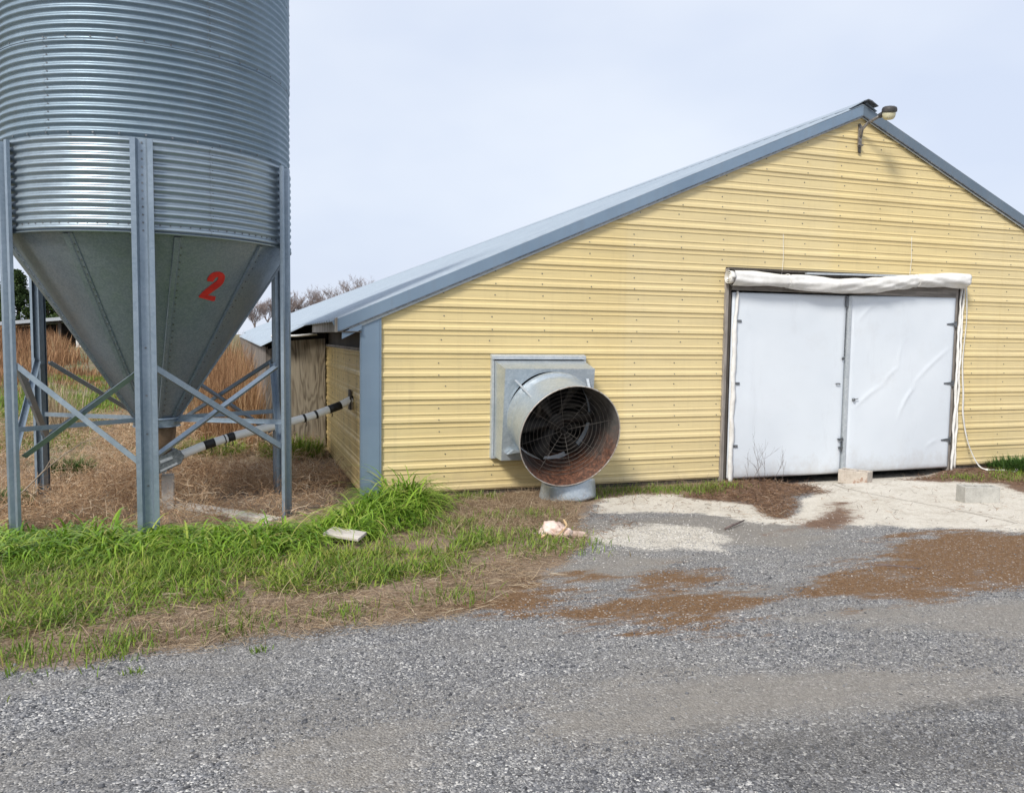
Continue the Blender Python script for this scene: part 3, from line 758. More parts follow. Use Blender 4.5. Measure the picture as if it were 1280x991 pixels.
MB().tube([(6.345, -0.075, 2.22), (6.338, -0.075, 1.55)], 0.006, 6).lathe([(0.02, -0.004), (0.024, 0), (0.02, 0.004)], (6.325, -0.075, 1.52), 12, True, True, Matrix.Rotation(rad(90), 3, 'X')).build('pull_rod', M['bolt'], dl)
MB().box(6.29, 6.37, -0.095, -0.066, 0.40, 0.425).box(6.31, 6.37, -0.09, -0.066, 0.28, 0.31).tube([(6.345, -0.095, 0.44), (6.345, -0.095, 0.24)], 0.008, 8).build('door_latch', M['bolt'], dl, bevel=0.002)
MB().lathe([(0.022, 0), (0.022, 0.02), (0.012, 0.03)], (6.53, -0.068, 0.955), 14, True, True, Matrix.Rotation(rad(90), 3, 'X')).tube([(6.53, -0.08, 0.955), (6.60, -0.085, 0.97)], 0.006, 6).build('door_handle', M['bolt'], dr_)
MB().tube([(6.29, -0.075, 1.175), (6.25, -0.085, 1.18), (6.22, -0.075, 1.175)], 0.009, 8).build('door_handle', M['bolt'], dl)

# rolled curtain over the doorway
roll = thing('rolled_curtain', (6.4, -0.15, 2.56), 'rolled up grubby white plastic curtain sagging along the top of the doorway', 'curtain roll')
keys = [(4.43, 2.545, 0.088), (4.9, 2.545, 0.085), (5.4, 2.525, 0.088), (5.9, 2.495, 0.098), (6.5, 2.495, 0.098), (7.0, 2.55, 0.09), (7.5, 2.61, 0.085), (8.0, 2.63, 0.10), (8.36, 2.635, 0.098)]
def kint(x, j): return float(np.interp(x, [q[0] for q in keys], [q[j] for q in keys]))
mb = MB(); N, SG = 150, 36
for i in range(N + 1):
    x = 4.47 + (8.36 - 4.47) * i / N
    zc = sum(kint(x + o, 1) for o in (-0.2, -0.1, 0, 0.1, 0.2)) / 5; r0 = sum(kint(x + o, 2) for o in (-0.15, 0, 0.15)) / 3
    for j in range(SG):
        q = 2 * math.pi * j / SG
        tw = q - 1.3 * math.sin(x * 1.7)
        r_ = r0 * (1 + 0.10 * math.sin(2 * tw + x * 3) + 0.07 * math.sin(5 * tw - x * 5) + 0.08 * math.sin(6 * (q + x * 2.1)) * math.exp(-((x - 6.6) / 0.9) ** 2) + 0.10 * (float(vnoise(x * 1.0, q * 1.2 + 3, 3.0, 5)) - 0.5) + 0.05 * math.exp(-((math.sin(x * 2.3 + q)) / 0.15) ** 2))
        if abs(x - 5.3) < 0.05 or abs(x - 7.45) < 0.05: r_ *= 0.93
        mb.v.append((x, -0.15 + r_ * math.cos(q), zc + r_ * math.sin(q)))
for i in range(N):
    for j in range(SG):
        a = i * SG + j; b = i * SG + (j + 1) % SG; mb.f.append((a, b, b + SG, a + SG))
mb.f.append(tuple(range(N * SG, N * SG + SG)))
mb.build('roll_sheet', M['plastic'], roll, True)
mb = MB(); sp = []
for i in range(70):
    q = i * 0.32; r_ = 0.010 + 0.078 * i / 69
    sp.append((r_ * math.cos(q), r_ * math.sin(q)))
for x in (4.41, 4.475):
    for y, z in sp: mb.v.append((x, -0.15 + y, 2.545 + z))
n = len(sp); mb.f = [(i, i + 1, n + i + 1, n + i) for i in range(n - 1)]
mb.build('roll_end_spiral', M['plastic'], roll, True, solid=0.006)
MB().lathe([(0.075, 0), (0.075, 0.01)], (4.475, -0.15, 2.545), 24, True, True, Matrix.Rotation(rad(90), 3, 'Y')).build('roll_core', M['grey_wood'], roll)
for x in (5.31, 7.45):
    mb = MB(); zc = kint(x, 1); r0 = kint(x, 2) * 1.03
    mb.tube([(x + 0.004 * math.sin(j), -0.15 + r0 * math.cos(j * math.pi / 12), zc + r0 * math.sin(j * math.pi / 12)) for j in range(25)], 0.005, 6)
    mb.tube([(x, -0.03, zc + 0.08), (x + 0.01, -0.04, zc + 0.3), (x, -0.034, zc + 0.62)], 0.003, 5)
    mb.build('tie_cord', M['plastic'], roll)

# loose white strap beside the door
pts = [(8.47, -0.06, 2.55), (8.50, -0.065, 2.1), (8.47, -0.06, 1.5), (8.51, -0.065, 1.0), (8.53, -0.06, 0.72), (8.60, -0.08, 0.38), (8.70, -0.11, 0.12), (8.80, -0.17, -0.06), (8.90, -0.28, -0.085), (9.04, -0.40, -0.075), (9.12, -0.46, -0.085), (9.24, -0.42, -0.05), (9.33, -0.44, -0.08)]
mb = MB(); P_ = [Vector(p) for p in pts]; dense = []
for i in range(len(P_) - 1):
    a, b = P_[i], P_[i + 1]; a0 = P_[max(i - 1, 0)]; b1 = P_[min(i + 2, len(P_) - 1)]
    for s_ in range(6):
        t = s_ / 6
        dense.append(0.5 * ((2 * a) + (b - a0) * t + (2 * a0 - 5 * a + 4 * b - b1) * t * t + (3 * a - a0 - 3 * b + b1) * t ** 3))
for i, p in enumerate(dense):
    t = (dense[min(i + 1, len(dense) - 1)] - dense[max(i - 1, 0)]).normalized()
    tw = 0.6 * math.sin(i * 0.23)
    wv = Vector((math.cos(tw), math.sin(tw) * 0.6, 0)) if i < 45 else Vector((0.3, 0.9, 0.3 * math.sin(i)))
    wv = (wv - t * wv.dot(t)).normalized() * (0.012 if i < 45 else 0.032)
    mb.v += [tuple(p - wv), tuple(p + wv)]
mb.f = [(2 * i, 2 * i + 1, 2 * i + 3, 2 * i + 2) for i in range(len(dense) - 1)]
tag(mb.build('loose_strap', M['plastic'], None, True, solid=0.006), 'loose white plastic strap hanging beside the right door and trailing on the ground', 'strap')

# ---------------------------------------------------------------- lamp at the gable peak
lamp = thing('gable_lamp', (6.48, -0.02, 4.4), 'weathered yard lamp on a bent arm at the peak of the gable', 'lamp')
MB().box(6.455, 6.505, -0.05, -0.022, 4.37, 4.66).tube([(6.44, -0.06, 4.40), (6.52, -0.06, 4.39)], 0.012, 8).build('bracket', M['lamp_arm'], lamp, bevel=0.006)
MB().prism([(6.465, 4.30), (6.50, 4.285), (6.50, 4.37), (6.465, 4.37)], 'y', -0.045, -0.025).build('bracket_tip', M['black_metal'], lamp)
MB().lathe([(0.018, 0), (0.018, 0.02)], (6.45, -0.045, 4.655), 12, True, True, Matrix.Rotation(rad(90), 3, 'X')).build('photocell', M['black_metal'], lamp)
MB().tube([(6.48, -0.05, 4.50), (6.485, -0.07, 4.60), (6.50, -0.16, 4.665), (6.53, -0.26, 4.70), (6.55, -0.33, 4.725)], [0.022, 0.022, 0.02, 0.02, 0.02], 10).build('arm', M['lamp_arm'], lamp, True)
hm = Matrix.Rotation(rad(-6), 3, 'Y') @ Matrix.Rotation(rad(12), 3, 'X')
hc = (6.58, -0.44, 4.745)
MB().lathe([(0.0, 0.075), (0.055, 0.07), (0.085, 0.055), (0.095, 0.03), (0.095, 0.0), (0.088, -0.006), (0.0, -0.006)], hc, 20, M3=hm).tube([(6.545, -0.31, 4.72), (6.56, -0.37, 4.74)], 0.034, 10).build('lamp_head', M['black_metal'], lamp, True, angle=40)
MB().lathe([(0.082, -0.008), (0.084, -0.03), (0.076, -0.07), (0.055, -0.095), (0.02, -0.103), (0.0, -0.104)], hc, 20, M3=hm).build('lens', M['lens'], lamp, True)

# ---------------------------------------------------------------- fan
fan = thing('exhaust_fan', (1.9, -0.3, 0.33), 'galvanised exhaust fan with a big rusty cone mounted low on the yellow wall', 'fan')
mb = MB()
X0, X1, Z0, Z1 = 1.305, 2.50, 0.328, 1.54
mb.box(X0, X0 + 0.028, -0.07, 0.0, Z0, Z1).box(X1 - 0.028, X1, -0.07, 0.0, Z0, Z1).box(X0 + 0.029, X1 - 0.029, -0.07, 0.0, Z0, Z0 + 0.028)
mb.build('wall_frame', M['soffit'], fan)
MB().prism([(-0.072, Z1 - 0.045), (0.0, Z1 - 0.028), (0.0, Z1 + 0.012), (-0.03, Z1 + 0.012), (-0.085, Z1 - 0.008), (-0.085, Z1 - 0.045)], 'x', X0 - 0.004, X1 - 0.01).build('drip_flashing', M['soffit'], fan)
a0, a1 = X0 + 0.032, X1 - 0.032
b0, b1 = 1.352, 2.455
yt, yb, zt, zb = -0.425, -0.31, 1.395, 0.338
back = [(a0, -0.02, Z0 + 0.03), (a1, -0.02, Z0 + 0.03), (a1, -0.02, Z1 - 0.05), (a0, -0.02, Z1 - 0.05)]
frn = [(b0, yb, zb), (b1, yb, zb), (b1, yt, zt), (b0, yt, zt)]
mb = MB().add(back + frn, [(0, 1, 5, 4), (1, 2, 6, 5), (2, 3, 7, 6), (3, 0, 4, 7)])
mb.build('housing', M['galv_fan'], fan, solid=0.004)
MB().add([(x + (0.012 if x < 1.9 else -0.012), y, z + (0.012 if z < 0.9 else -0.012)) for x, y, z in back] + [(x + (0.012 if x < 1.9 else -0.012), y + 0.02, z + (0.012 if z < 0.9 else -0.012)) for x, y, z in frn], [(0, 1, 5, 4), (1, 2, 6, 5), (2, 3, 7, 6), (3, 0, 4, 7)]).build('housing_shade_liner', M['dark'], fan)  # added dark skin inside the housing, standing in for the shade in there
# front plate with a round hole
BC = Vector((1.904, (yt + yb) / 2, (zt + zb) / 2))
nrm = Vector((0, -(zt - zb), -(yb - yt))).normalized(); upv = Vector((0, yt - yb, zt - zb)).normalized()
mb = MB(); n = 64
hw, hh = (b1 - b0) / 2, (Vector(frn[3]) - Vector(frn[0])).length / 2
for ring in range(2):
    for i in range(n):
        q = 2 * math.pi * i / n; cx_, sx_ = math.cos(q), math.sin(q)
        if ring == 0: u, w = 0.50 * cx_, 0.50 * sx_
        else:
            s_ = 1 / max(abs(cx_), abs(sx_)); u, w = hw * s_ * cx_, hh * s_ * sx_
        mb.v.append(tuple(BC + Vector((u, 0, 0)) + upv * w))
mb.f = [(i, (i + 1) % n, n + (i + 1) % n, n + i) for i in range(n)]
mb.build('front_plate', M['galv_fan'], fan, solid=0.004)
tilt = rad(15.5)
ax = Vector((0, -math.cos(tilt), -math.sin(tilt)))
Mz = ax.to_track_quat('Z', 'Y').to_matrix()
CL = 0.60
B0 = BC + Vector((0.035, -0.005, -0.035))
MB().lathe([(0.50, -0.05), (0.545, -0.03), (0.552, 0.0), (0.545, 0.035), (0.522, 0.06), (0.518, 0.10), (0.53, 0.25), (0.548, 0.42), (0.582, CL - 0.02), (0.590, CL - 0.006), (0.590, CL)], B0, 80, M3=Mz).build('discharge_cone', M['galv_fan'], fan, True, recalc=False)
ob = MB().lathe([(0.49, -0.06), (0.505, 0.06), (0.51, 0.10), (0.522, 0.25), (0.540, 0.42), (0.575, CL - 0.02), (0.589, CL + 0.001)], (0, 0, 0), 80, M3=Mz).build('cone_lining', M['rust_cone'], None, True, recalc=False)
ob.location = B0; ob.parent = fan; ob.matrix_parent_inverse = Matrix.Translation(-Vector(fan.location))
MB().lathe([(0.584, CL - 0.004), (0.593, CL - 0.004), (0.595, CL + 0.004), (0.588, CL + 0.007), (0.583, CL + 0.003)], B0, 80, M3=Mz).build('cone_rim', M['rim_metal'], fan, True)
def loc3(u, w, d): return B0 + Mz @ Vector((u, w, d))
mb = MB()
gd = CL - 0.14
for i in range(1, 12):
    r_ = 0.047 * i
    mb.tube([loc3(r_ * math.cos(q), r_ * math.sin(q), gd - 0.06 * (1 - r_ / 0.55)) for q in np.linspace(0, 2 * math.pi, 49)], 0.0016, 5, False)
for i in range(8):
    q = i * math.pi / 4 + 0.25
    mb.tube([loc3(0.045 * math.cos(q), 0.045 * math.sin(q), gd - 0.056), loc3(0.552 * math.cos(q), 0.552 * math.sin(q), gd + 0.004)], 0.0022, 5)
mb.build('guard', M['wire'], fan, True)
for i in range(6):
    q0 = i * math.pi / 3 + 0.1; mb = MB()
    rows = []
    for j in range(7):
        r_ = 0.09 + 0.38 * j / 6; wdt = 0.10 + 0.10 * (j / 6); pit = rad(48 - 22 * j / 6)
        for s_ in (-1, -0.33, 0.33, 1):
            t = s_ * wdt / 2; camb = 0.02 * (1 - s_ * s_)
            tx, dz = t * math.cos(pit), t * math.sin(pit) + camb
            mb.v.append(tuple(loc3(r_ * math.cos(q0) - tx * math.sin(q0), r_ * math.sin(q0) + tx * math.cos(q0), 0.12 + dz)))
    for j in range(6):
        for s_ in range(3):
            a = j * 4 + s_; mb.f.append((a, a + 1, a + 5, a + 4))
    mb.build('fan_blade', M['blade'], fan, True, solid=0.004)
MB().lathe([(0.0, 0.18), (0.06, 0.175), (0.10, 0.15), (0.10, 0.06), (0.0, 0.06)], B0, 24, M3=Mz).build('hub', M['blade'], fan, True, angle=40)
mb = MB()
for i in range(7):
    z = 0.44 + 0.145 * i
    mb.prism([(-0.03, z), (-0.10, z - 0.10), (-0.104, z - 0.097), (-0.034, z + 0.004)], 'x', 1.37, 2.44)
mb.build('shutter', M['blade'], fan)
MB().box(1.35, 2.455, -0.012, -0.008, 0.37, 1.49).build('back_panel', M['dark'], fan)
MB().box(1.86, 1.95, -0.30, -0.06, 0.36, 1.42).build('motor_mount', M['dark_wood'], fan)
for pa, pb in (((1.47, -0.435, 1.27), loc3(-0.385, 0.355, 0.30)), ((2.36, -0.43, 1.28), loc3(0.40, 0.35, 0.10))):
    MB().bar(pa, pb, 0.03, 0.005).build('brace', M['soffit'], fan)
MB().prism([(1.40, 0.42), (1.56, 0.44), (1.56, 0.46), (1.47, 0.47)], 'y', -0.40, -0.33).build('bracket', M['galv_fan'], fan)

# sheet metal tub under the cone
mb = MB(); n = 72; HT = 0.205
cc = (2.13, -0.45)
for j in range(9):
    for i in range(n):
        q = 2 * math.pi * i / n
        bot = -0.115 + 0.035 * max(0, math.sin(q * 1.0 + 2.6)) + 0.006 * math.sin(q * 5)
        z = bot + (HT - 0.02 * math.sin(q * 2)) * j / 8
        r_ = 0.335 - 0.03 * j / 8 + 0.006 * math.sin(3 * q + j * 0.3)
        mb.v.append((cc[0] + r_ * math.cos(q), cc[1] + 0.95 * r_ * math.sin(q), z))
for j in range(8):
    for i in range(n):
        a = j * n + i; b = j * n + (i + 1) % n; mb.f.append((a, b, b + n, a + n))
tub = mb.build('sheet_metal_tub', M['galv_fan'], None, True, solid=0.004)
tag(tub, 'open ring of shiny sheet metal standing on the ground under the fan cone', 'metal ring')

# ---------------------------------------------------------------- feed bin
CXY = Vector((-2.31, 0.045, 0)); RB = 1.342
bin_ = thing('feed_bin', (CXY.x, CXY.y, -0.1), 'tall galvanised feed bin on six steel legs with a red 2 on its hopper', 'feed bin')
CP = 0.0678
ZR0, ZR1, ZR2, ZR3, ZTOP = 2.62, 3.44, 4.255, 5.07, 5.885
def corr(z, band):
    t = (z - ZR0) / CP
    if band:
        w = math.sin(2 * math.pi * (t - 0.25)); w = math.copysign(abs(w) ** 0.7, w)
        return 0.0115 * w + 0.010
    return 0.0125 * math.sin(2 * math.pi * (t - 0.25))
def shell(z0, z1, band, a0=0, a1=360, seg=220, off=0.0, per=10):
    n = max(2, int((z1 - z0) / CP * per)); mb = MB(); full = a1 - a0 >= 360
    m = seg if full else seg + 1
    for i in range(n + 1):
        z = z0 + (z1 - z0) * i / n; r_ = RB + corr(z, band) + off
        for j in range(m):
            q = rad(a0 + (a1 - a0) * j / seg)
            mb.v.append((CXY.x + r_ * math.cos(q), CXY.y + r_ * math.sin(q), z))
    for i in range(n):
        for j in range(seg):
            j2 = (j + 1) % m
            mb.f.append((i * m + j, i * m + j2, (i + 1) * m + j2, (i + 1) * m + j))
    return mb
shell(ZR0, ZR1 - 0.012, True).build('bin_band', M['galv_band'], bin_, True, recalc=False)
for za, zb_ in ((ZR1 - 0.03, ZR2), (ZR2 - 0.03, ZR3), (ZR3 - 0.03, ZTOP)):
    shell(za, zb_, False, off=0.006 if za > ZR1 else 0.0).build('bin_ring', M['galv'], bin_, True, recalc=False)
MB().lathe([(RB - 0.02, ZR0 + 0.002), (RB + 0.022, ZR0 - 0.012), (RB + 0.024, ZR0 + 0.004)], (CXY.x, CXY.y, 0), 160).build('rim', M['galv_band'], bin_, True)
MB().lathe([(RB + 0.05, ZTOP - 0.02), (RB + 0.03, ZTOP + 0.01), (0.35, ZTOP + 0.85), (0.35, ZTOP + 0.95), (0.0, ZTOP + 1.0)], (CXY.x, CXY.y, 0), 64).build('bin_roof', M['galv'], bin_, True, angle=30)
bolts = MB()
def bolt_at(az, z, r_, rr=0.008):
    q = rad(az); screw(bolts, CXY.x + r_ * math.cos(q), CXY.y + r_ * math.sin(q), z, (math.cos(q), math.sin(q), 0), rr)
seams = [(ZR1, ZR2, False, -123, 0.006), (ZR2, ZR3, False, -64.5, 0.012), (ZR0, ZR1 - 0.012, True, -64.4, 0.0), (ZR1, ZR2, False, -3, 0.006), (ZR1, ZR2, False, 117, 0.006), (ZR2, ZR3, False, 176, 0.012), (ZR2, ZR3, False, 56, 0.012), (ZR0, ZR1 - 0.012, True, 176, 0.0), (ZR0, ZR1 - 0.012, True, 56, 0.0)]
for z0, z1, bd, az, of in seams:
    shell(z0 + 0.002, z1 - 0.004, bd, az - 0.14, az, 1, of + 0.0035).build('seam', M['seam_edge'], bin_, True, recalc=False)
    z = z0 + CP * 0.75
    while z < z1:
        bolt_at(az + 0.9, z, RB + of + corr(z, bd) - 0.001, 0.0075); z += CP
for zr, of in ((ZR1 + 0.012, 0.0), (ZR2 - 0.012, 0.006), (ZR3 - 0.012, 0.012)):
    for i in range(40): bolt_at(i * 9 + 3, zr, RB + of + 0.004, 0.009)
for i in range(100): bolt_at(i * 3.6, ZR0 + CP * 1.05, RB + corr(ZR0 + CP * 1.05, True) - 0.001, 0.008)
# hopper
ZA, ZC, RA, RC = 2.618, 0.87, 1.325, 0.20
kc = (RA - RC) / (ZA - ZC)
rc = lambda z: RC + (z - ZC) * kc
hop = MB().lathe([(rc(ZC + (ZA - ZC) * i / 24), ZC + (ZA - ZC) * i / 24) for i in range(25)], (CXY.x, CXY.y, 0), 180).build('hopper', M['galv_cone'], bin_, True)
cn = Vector((1, 0, -kc)).normalized()
for az in (-190, -155, -117, -77, -39.5, 0, 40, 80, 125):
    mb = MB(); q0 = rad(az + 1.0)
    er = Vector((math.cos(q0), math.sin(q0), 0)); et = Vector((-math.sin(q0), math.cos(q0), 0)); nn = (er + Vector((0, 0, -kc))).normalized()
    w_ = 0.045
    for i in range(13):
        z = ZC + 0.02 + (ZA - ZC - 0.03) * i / 12; p = Vector((CXY.x, CXY.y, z)) + er * rc(z)
        ww = w_ * (0.55 + 0.45 * i / 12)
        for u, o_ in ((-ww, 0.001), (-ww * 0.92, 0.022), (ww * 0.1, 0.018), (ww * 0.3, 0.008), (ww * 0.95, 0.007), (ww, -0.004)):
            mb.v.append(tuple(p + et * u + nn * o_))
    for i in range(12):
        for j in range(5):
            a = i * 6 + j; mb.f.append((a, a + 1, a + 7, a + 6))
    mb.build('hopper_seam', M['galv_cone'], hop)
    z = ZC + 0.10
    while z < ZA - 0.04:
        p = Vector((CXY.x, CXY.y, z)) + er * rc(z) + nn * 0.008 + et * 0.026
        screw(bolts, p.x, p.y, p.z, nn, 0.008); z += 0.062
# red 2
two = [(-60.54, 2.2466), (-60.67, 2.27), (-60.13, 2.2971), (-59.05, 2.3208), (-57.44, 2.3329), (-55.45, 2.3357), (-53.49, 2.3265), (-51.96, 2.3047), (-51.27, 2.2725), (-51.31, 2.2362), (-52.16, 2.208), (-53.8, 2.179), (-55.53, 2.1532), (-56.89, 2.1278), (-57.76, 2.118), (-52.63, 2.1083), (-52.18, 2.0706), (-53.4, 2.0654), (-57.78, 2.0786), (-62.23, 2.0934), (-62.67, 2.102), (-61.0, 2.1482), (-59.17, 2.1857), (-57.04, 2.2237), (-55.7, 2.2462), (-55.01, 2.2649), (-55.17, 2.2856), (-56.06, 2.2892), (-56.82, 2.2746), (-57.22, 2.2414)]
mb = MB(); nT = len(two)
for o_ in (0.0035, 0.006):
    for az, z in two:
        q = rad(az); nn = Vector((math.cos(q), math.sin(q), -kc)).normalized()
        p = Vector((CXY.x + rc(z) * math.cos(q), CXY.y + rc(z) * math.sin(q), z)) + nn * o_
        mb.v.append(tuple(p))
mb.f = [tuple(range(nT)), tuple(range(nT, 2 * nT))[::-1]] + [(i, (i + 1) % nT, nT + (i + 1) % nT, nT + i) for i in range(nT)]
o = mb.build('number', M['red'], hop)
o['label'] = 'red number 2'
bm = bmesh.new(); bm.from_mesh(o.data); bmesh.ops.triangulate(bm, faces=[f for f in bm.faces if len(f.verts) > 4], ngon_method='EAR_CLIP'); bm.to_mesh(o.data); bm.free()
# legs
LEG = [(-0.088, 0.030), (-0.088, 0.058), (-0.050, 0.058), (-0.032, 0.006), (0.032, 0.006), (0.050, 0.058), (0.088, 0.058), (0.088, 0.030)]
LEG_AZ = (-88.5, -26, 28, 92, 149, 217)
legdirs = []
for i in range(6):
    q = rad(LEG_AZ[i]); er = Vector((math.cos(q), math.sin(q), 0)); et = Vector((-math.sin(q), math.cos(q), 0)); legdirs.append((er, et))
    mb = MB(); n = len(LEG)
    for z in (-0.3, 3.41):
        for u, r_ in LEG: mb.v.append(tuple(CXY + er * (RB + 0.022 + r_) + et * u + Vector((0, 0, z))))
    mb.f = [(j, j + 1, n + j + 1, n + j) for j in range(n - 1)]
    o = mb.build('leg', M['galv_leg'], bin_, solid=0.006)
    for kz in range(12):
        z = 3.38 - CP * kz; p = CXY + er * (RB + 0.031) + Vector((0, 0, z)); screw(bolts, p.x, p.y, z, er, 0.009)
    for z in (1.62, 1.2, 0.86, 0.4):
        p = CXY + er * (RB + 0.031) + Vector((0, 0, z)); screw(bolts, p.x, p.y, z, er, 0.010)
tag(bolts.build('bolt_head', M['bolt'], bin_), kind='stuff')
# braces
for i in range(6):
    (e1, t1), (e2, t2) = legdirs[i], legdirs[(i + 1) % 6]
    o_ = (e1 + e2).normalized()
    pa = CXY + e1 * (RB + 0.05) + t1 * 0.075; pb = CXY + e2 * (RB + 0.05) - t2 * 0.075
    MB().angle_bar(pa + Vector((0, 0, 1.45)), pb + Vector((0, 0, 0.62)), o_, 0.05, 0.005).build('cross_brace', M['galv_leg'], bin_)
    pa2, pb2 = pa - o_ * 0.062, pb - o_ * 0.062
    MB().angle_bar(pa2 + Vector((0, 0, 0.62)), pb2 + Vector((0, 0, 1.42)), o_ - Vector((0, 0, 1.3)), 0.05, 0.005).build('cross_brace', M['galv_leg'], bin_)
    MB().angle_bar(CXY + e1 * (RB + 0.03) + Vector((0, 0, 0.865)), CXY + e1 * 0.22 + Vector((0, 0, 0.865)), t1, 0.045, 0.005).build('spoke', M['galv_leg'], bin_)
MB().lathe([(0.19, 0.88), (0.235, 0.885), (0.24, 0.87), (0.225, 0.86), (0.225, 0.80), (0.235, 0.79), (0.20, 0.785)], (CXY.x, CXY.y, 0), 48).build('collar', M['galv_leg'], bin_, True, angle=35)

# auger: boot + pipe
aug = thing('feed_auger', (-2.2, 0.1, 0.3), 'white auger pipe with black tape bands running from the bin boot into the side wall', 'auger pipe')
MB().lathe([(0.185, 0.80), (0.185, 0.72), (0.17, 0.62), (0.12, 0.50)], (CXY.x, CXY.y, 0), 32).build('throat', M['rusty'], aug, True)
adir = Vector((2.09, 0.704, 0)).normalized(); aside = Vector((-adir.y, adir.x, 0))
O_ = Vector((CXY.x, CXY.y, 0))
def ap(s_, z): return O_ + adir * s_ + Vector((0, 0, z))
mb = MB(); vs = []
for w in (-0.10, 0.10):
    for s_, z in ((-0.12, 0.25), (0.21, 0.385), (0.245, 0.47), (0.17, 0.545), (-0.14, 0.43)): vs.append(ap(s_, z) + aside * w)
mb.add(vs, [(0, 1, 2, 3, 4), (9, 8, 7, 6, 5)] + [(i, (i + 1) % 5, 5 + (i + 1) % 5, 5 + i) for i in range(5)])
mb.build('boot', M['boot'], aug, bevel=0.006)
MB().bar(ap(0.0, 0.42) - aside * 0.104, ap(0.12, 0.46) - aside * 0.104, 0.03, 0.004, (0, 0, 1)).bar(ap(0.0, 0.325) - aside * 0.104, ap(0.17, 0.395) - aside * 0.104, 0.02, 0.004, (0, 0, 1)).build('boot_plate', M['soffit'], aug)
MB().box(-2.28, -2.16, 0.06, 0.2, -0.12, 0.26).build('boot_stand', M['slab'], aug, bevel=0.01)
path = [(0.17, 0.445), (0.26, 0.472), (0.48, 0.548), (0.585, 0.575), (0.70, 0.605), (0.79, 0.628), (1.0, 0.67), (1.26, 0.715), (1.59, 0.78), (1.74, 0.815), (1.91, 0.868), (2.07, 0.915), (2.25, 1.0)]
pz_ = lambda s_: float(np.interp(s_, [p[0] for p in path], [p[1] for p in path]))
MB().tube([ap(s_, pz_(s_)) for s_ in np.linspace(0.17, 2.26, 30)], 0.046, 16).build('pipe', M['pvc'], aug, True)
MB().tube([ap(s_, pz_(s_)) for s_ in (0.16, 0.20, 0.24)], 0.056, 16).build('pipe_clamp', M['boot'], aug)
for s0, s1, tilt_ in ((0.475, 0.585, 0), (0.69, 0.70, 1), (0.725, 0.80, 0), (1.60, 1.625, 1), (1.745, 1.77, 1), (1.92, 2.075, 0), (2.215, 2.235, 1)):
    MB().tube([ap(s_, pz_(s_)) for s_ in np.linspace(s0, s1, 4)], 0.0495 if not tilt_ else 0.051, 16).build('tape_band', M['black'], aug, True)
for s_ in (0.55, 0.70, 0.78, 1.64, 1.96):
    p = ap(s_, pz_(s_)); MB().tube([p - Vector((0, 0, 0.045)), p + Vector((0.01, 0, -0.075)), p + Vector((0.004, 0.01, -0.10))], 0.005, 5).build('tape_tail', M['black'], aug)
MB().box(-0.235, -0.212, 0.70, 0.84, 0.86, 1.10).build('wall_collar', M['dark_wood'], aug)

# bin slab
MB().prism([(-2.42, 0.36), (-2.05, -0.02), (-1.66, -0.44), (-1.22, -0.93), (-1.10, -0.84), (-1.55, -0.34), (-1.95, 0.10), (-2.32, 0.45)], 'z', -0.16, -0.055).build('concrete_curb', M['slab'], None, bevel=0.01)
tag(bpy.data.objects['concrete_curb'], 'pale strip of concrete edging half buried in dead weeds between the bin legs', 'concrete edging')

# ---------------------------------------------------------------- blocks, board, bundle, stick
def block(name, loc, rz, mat, label, core=True):
    bm = bmesh.new()
    L_, W_, H_ = 0.39, 0.20, 0.19
    xs = [-L_ / 2, -0.165, -0.02, 0.02, 0.165, L_ / 2]; ys = [-W_ / 2, -0.065, 0.065, W_ / 2]
    vt = {}
    for kz, z in enumerate((0, H_ - 0.11, H_)):
        for i, x in enumerate(xs):
            for j, y in enumerate(ys): vt[i, j, kz] = bm.verts.new((x, y, z))
    hole = {(1, 1), (3, 1)}
    for i in range(5):
        for j in range(3):
            bm.faces.new([vt[i, j, 0], vt[i, j + 1, 0], vt[i + 1, j + 1, 0], vt[i + 1, j, 0]])
            top = 1 if (i, j) in hole else 2
            bm.faces.new([vt[i, j, top], vt[i + 1, j, top], vt[i + 1, j + 1, top], vt[i, j + 1, top]])
    for (i, j) in hole:
        for a, b in (((i, j), (i + 1, j)), ((i + 1, j), (i + 1, j + 1)), ((i + 1, j + 1), (i, j + 1)), ((i, j + 1), (i, j))):
            bm.faces.new([vt[a[0], a[1], 1], vt[a[0], a[1], 2], vt[b[0], b[1], 2], vt[b[0], b[1], 1]])
    for kz in range(2):
        for i in range(5):
            bm.faces.new([vt[i, 0, kz], vt[i + 1, 0, kz], vt[i + 1, 0, kz + 1], vt[i, 0, kz + 1]])
            bm.faces.new([vt[i + 1, 3, kz], vt[i, 3, kz], vt[i, 3, kz + 1], vt[i + 1, 3, kz + 1]])
        for j in range(3):
            bm.faces.new([vt[0, j + 1, kz], vt[0, j, kz], vt[0, j, kz + 1], vt[0, j + 1, kz + 1]])
            bm.faces.new([vt[5, j, kz], vt[5, j + 1, kz], vt[5, j + 1, kz + 1], vt[5, j, kz + 1]])
    for v_ in list(bm.verts):
        if not v_.link_faces: bm.verts.remove(v_)
    bmesh.ops.recalc_face_normals(bm, faces=bm.faces)
    me = bpy.data.meshes.new(name); bm.to_mesh(me); bm.free(); me.materials.append(mat)
    o = bpy.data.objects.new(name, me); link(o); o.location = loc; o.rotation_euler = (0, 0, rz)
    m_ = o.modifiers.new('bevel', 'BEVEL'); m_.width = 0.007; m_.segments = 2; m_.limit_method = 'ANGLE'
    return tag(o, label, 'concrete block', 'loose concrete blocks by the barn doors')
block('concrete_block', (6.43, -2.20, float(ground_h(6.43, -2.20)) - 0.006), rad(-20), M['block'], 'clean grey concrete block lying alone out on the pale apron')
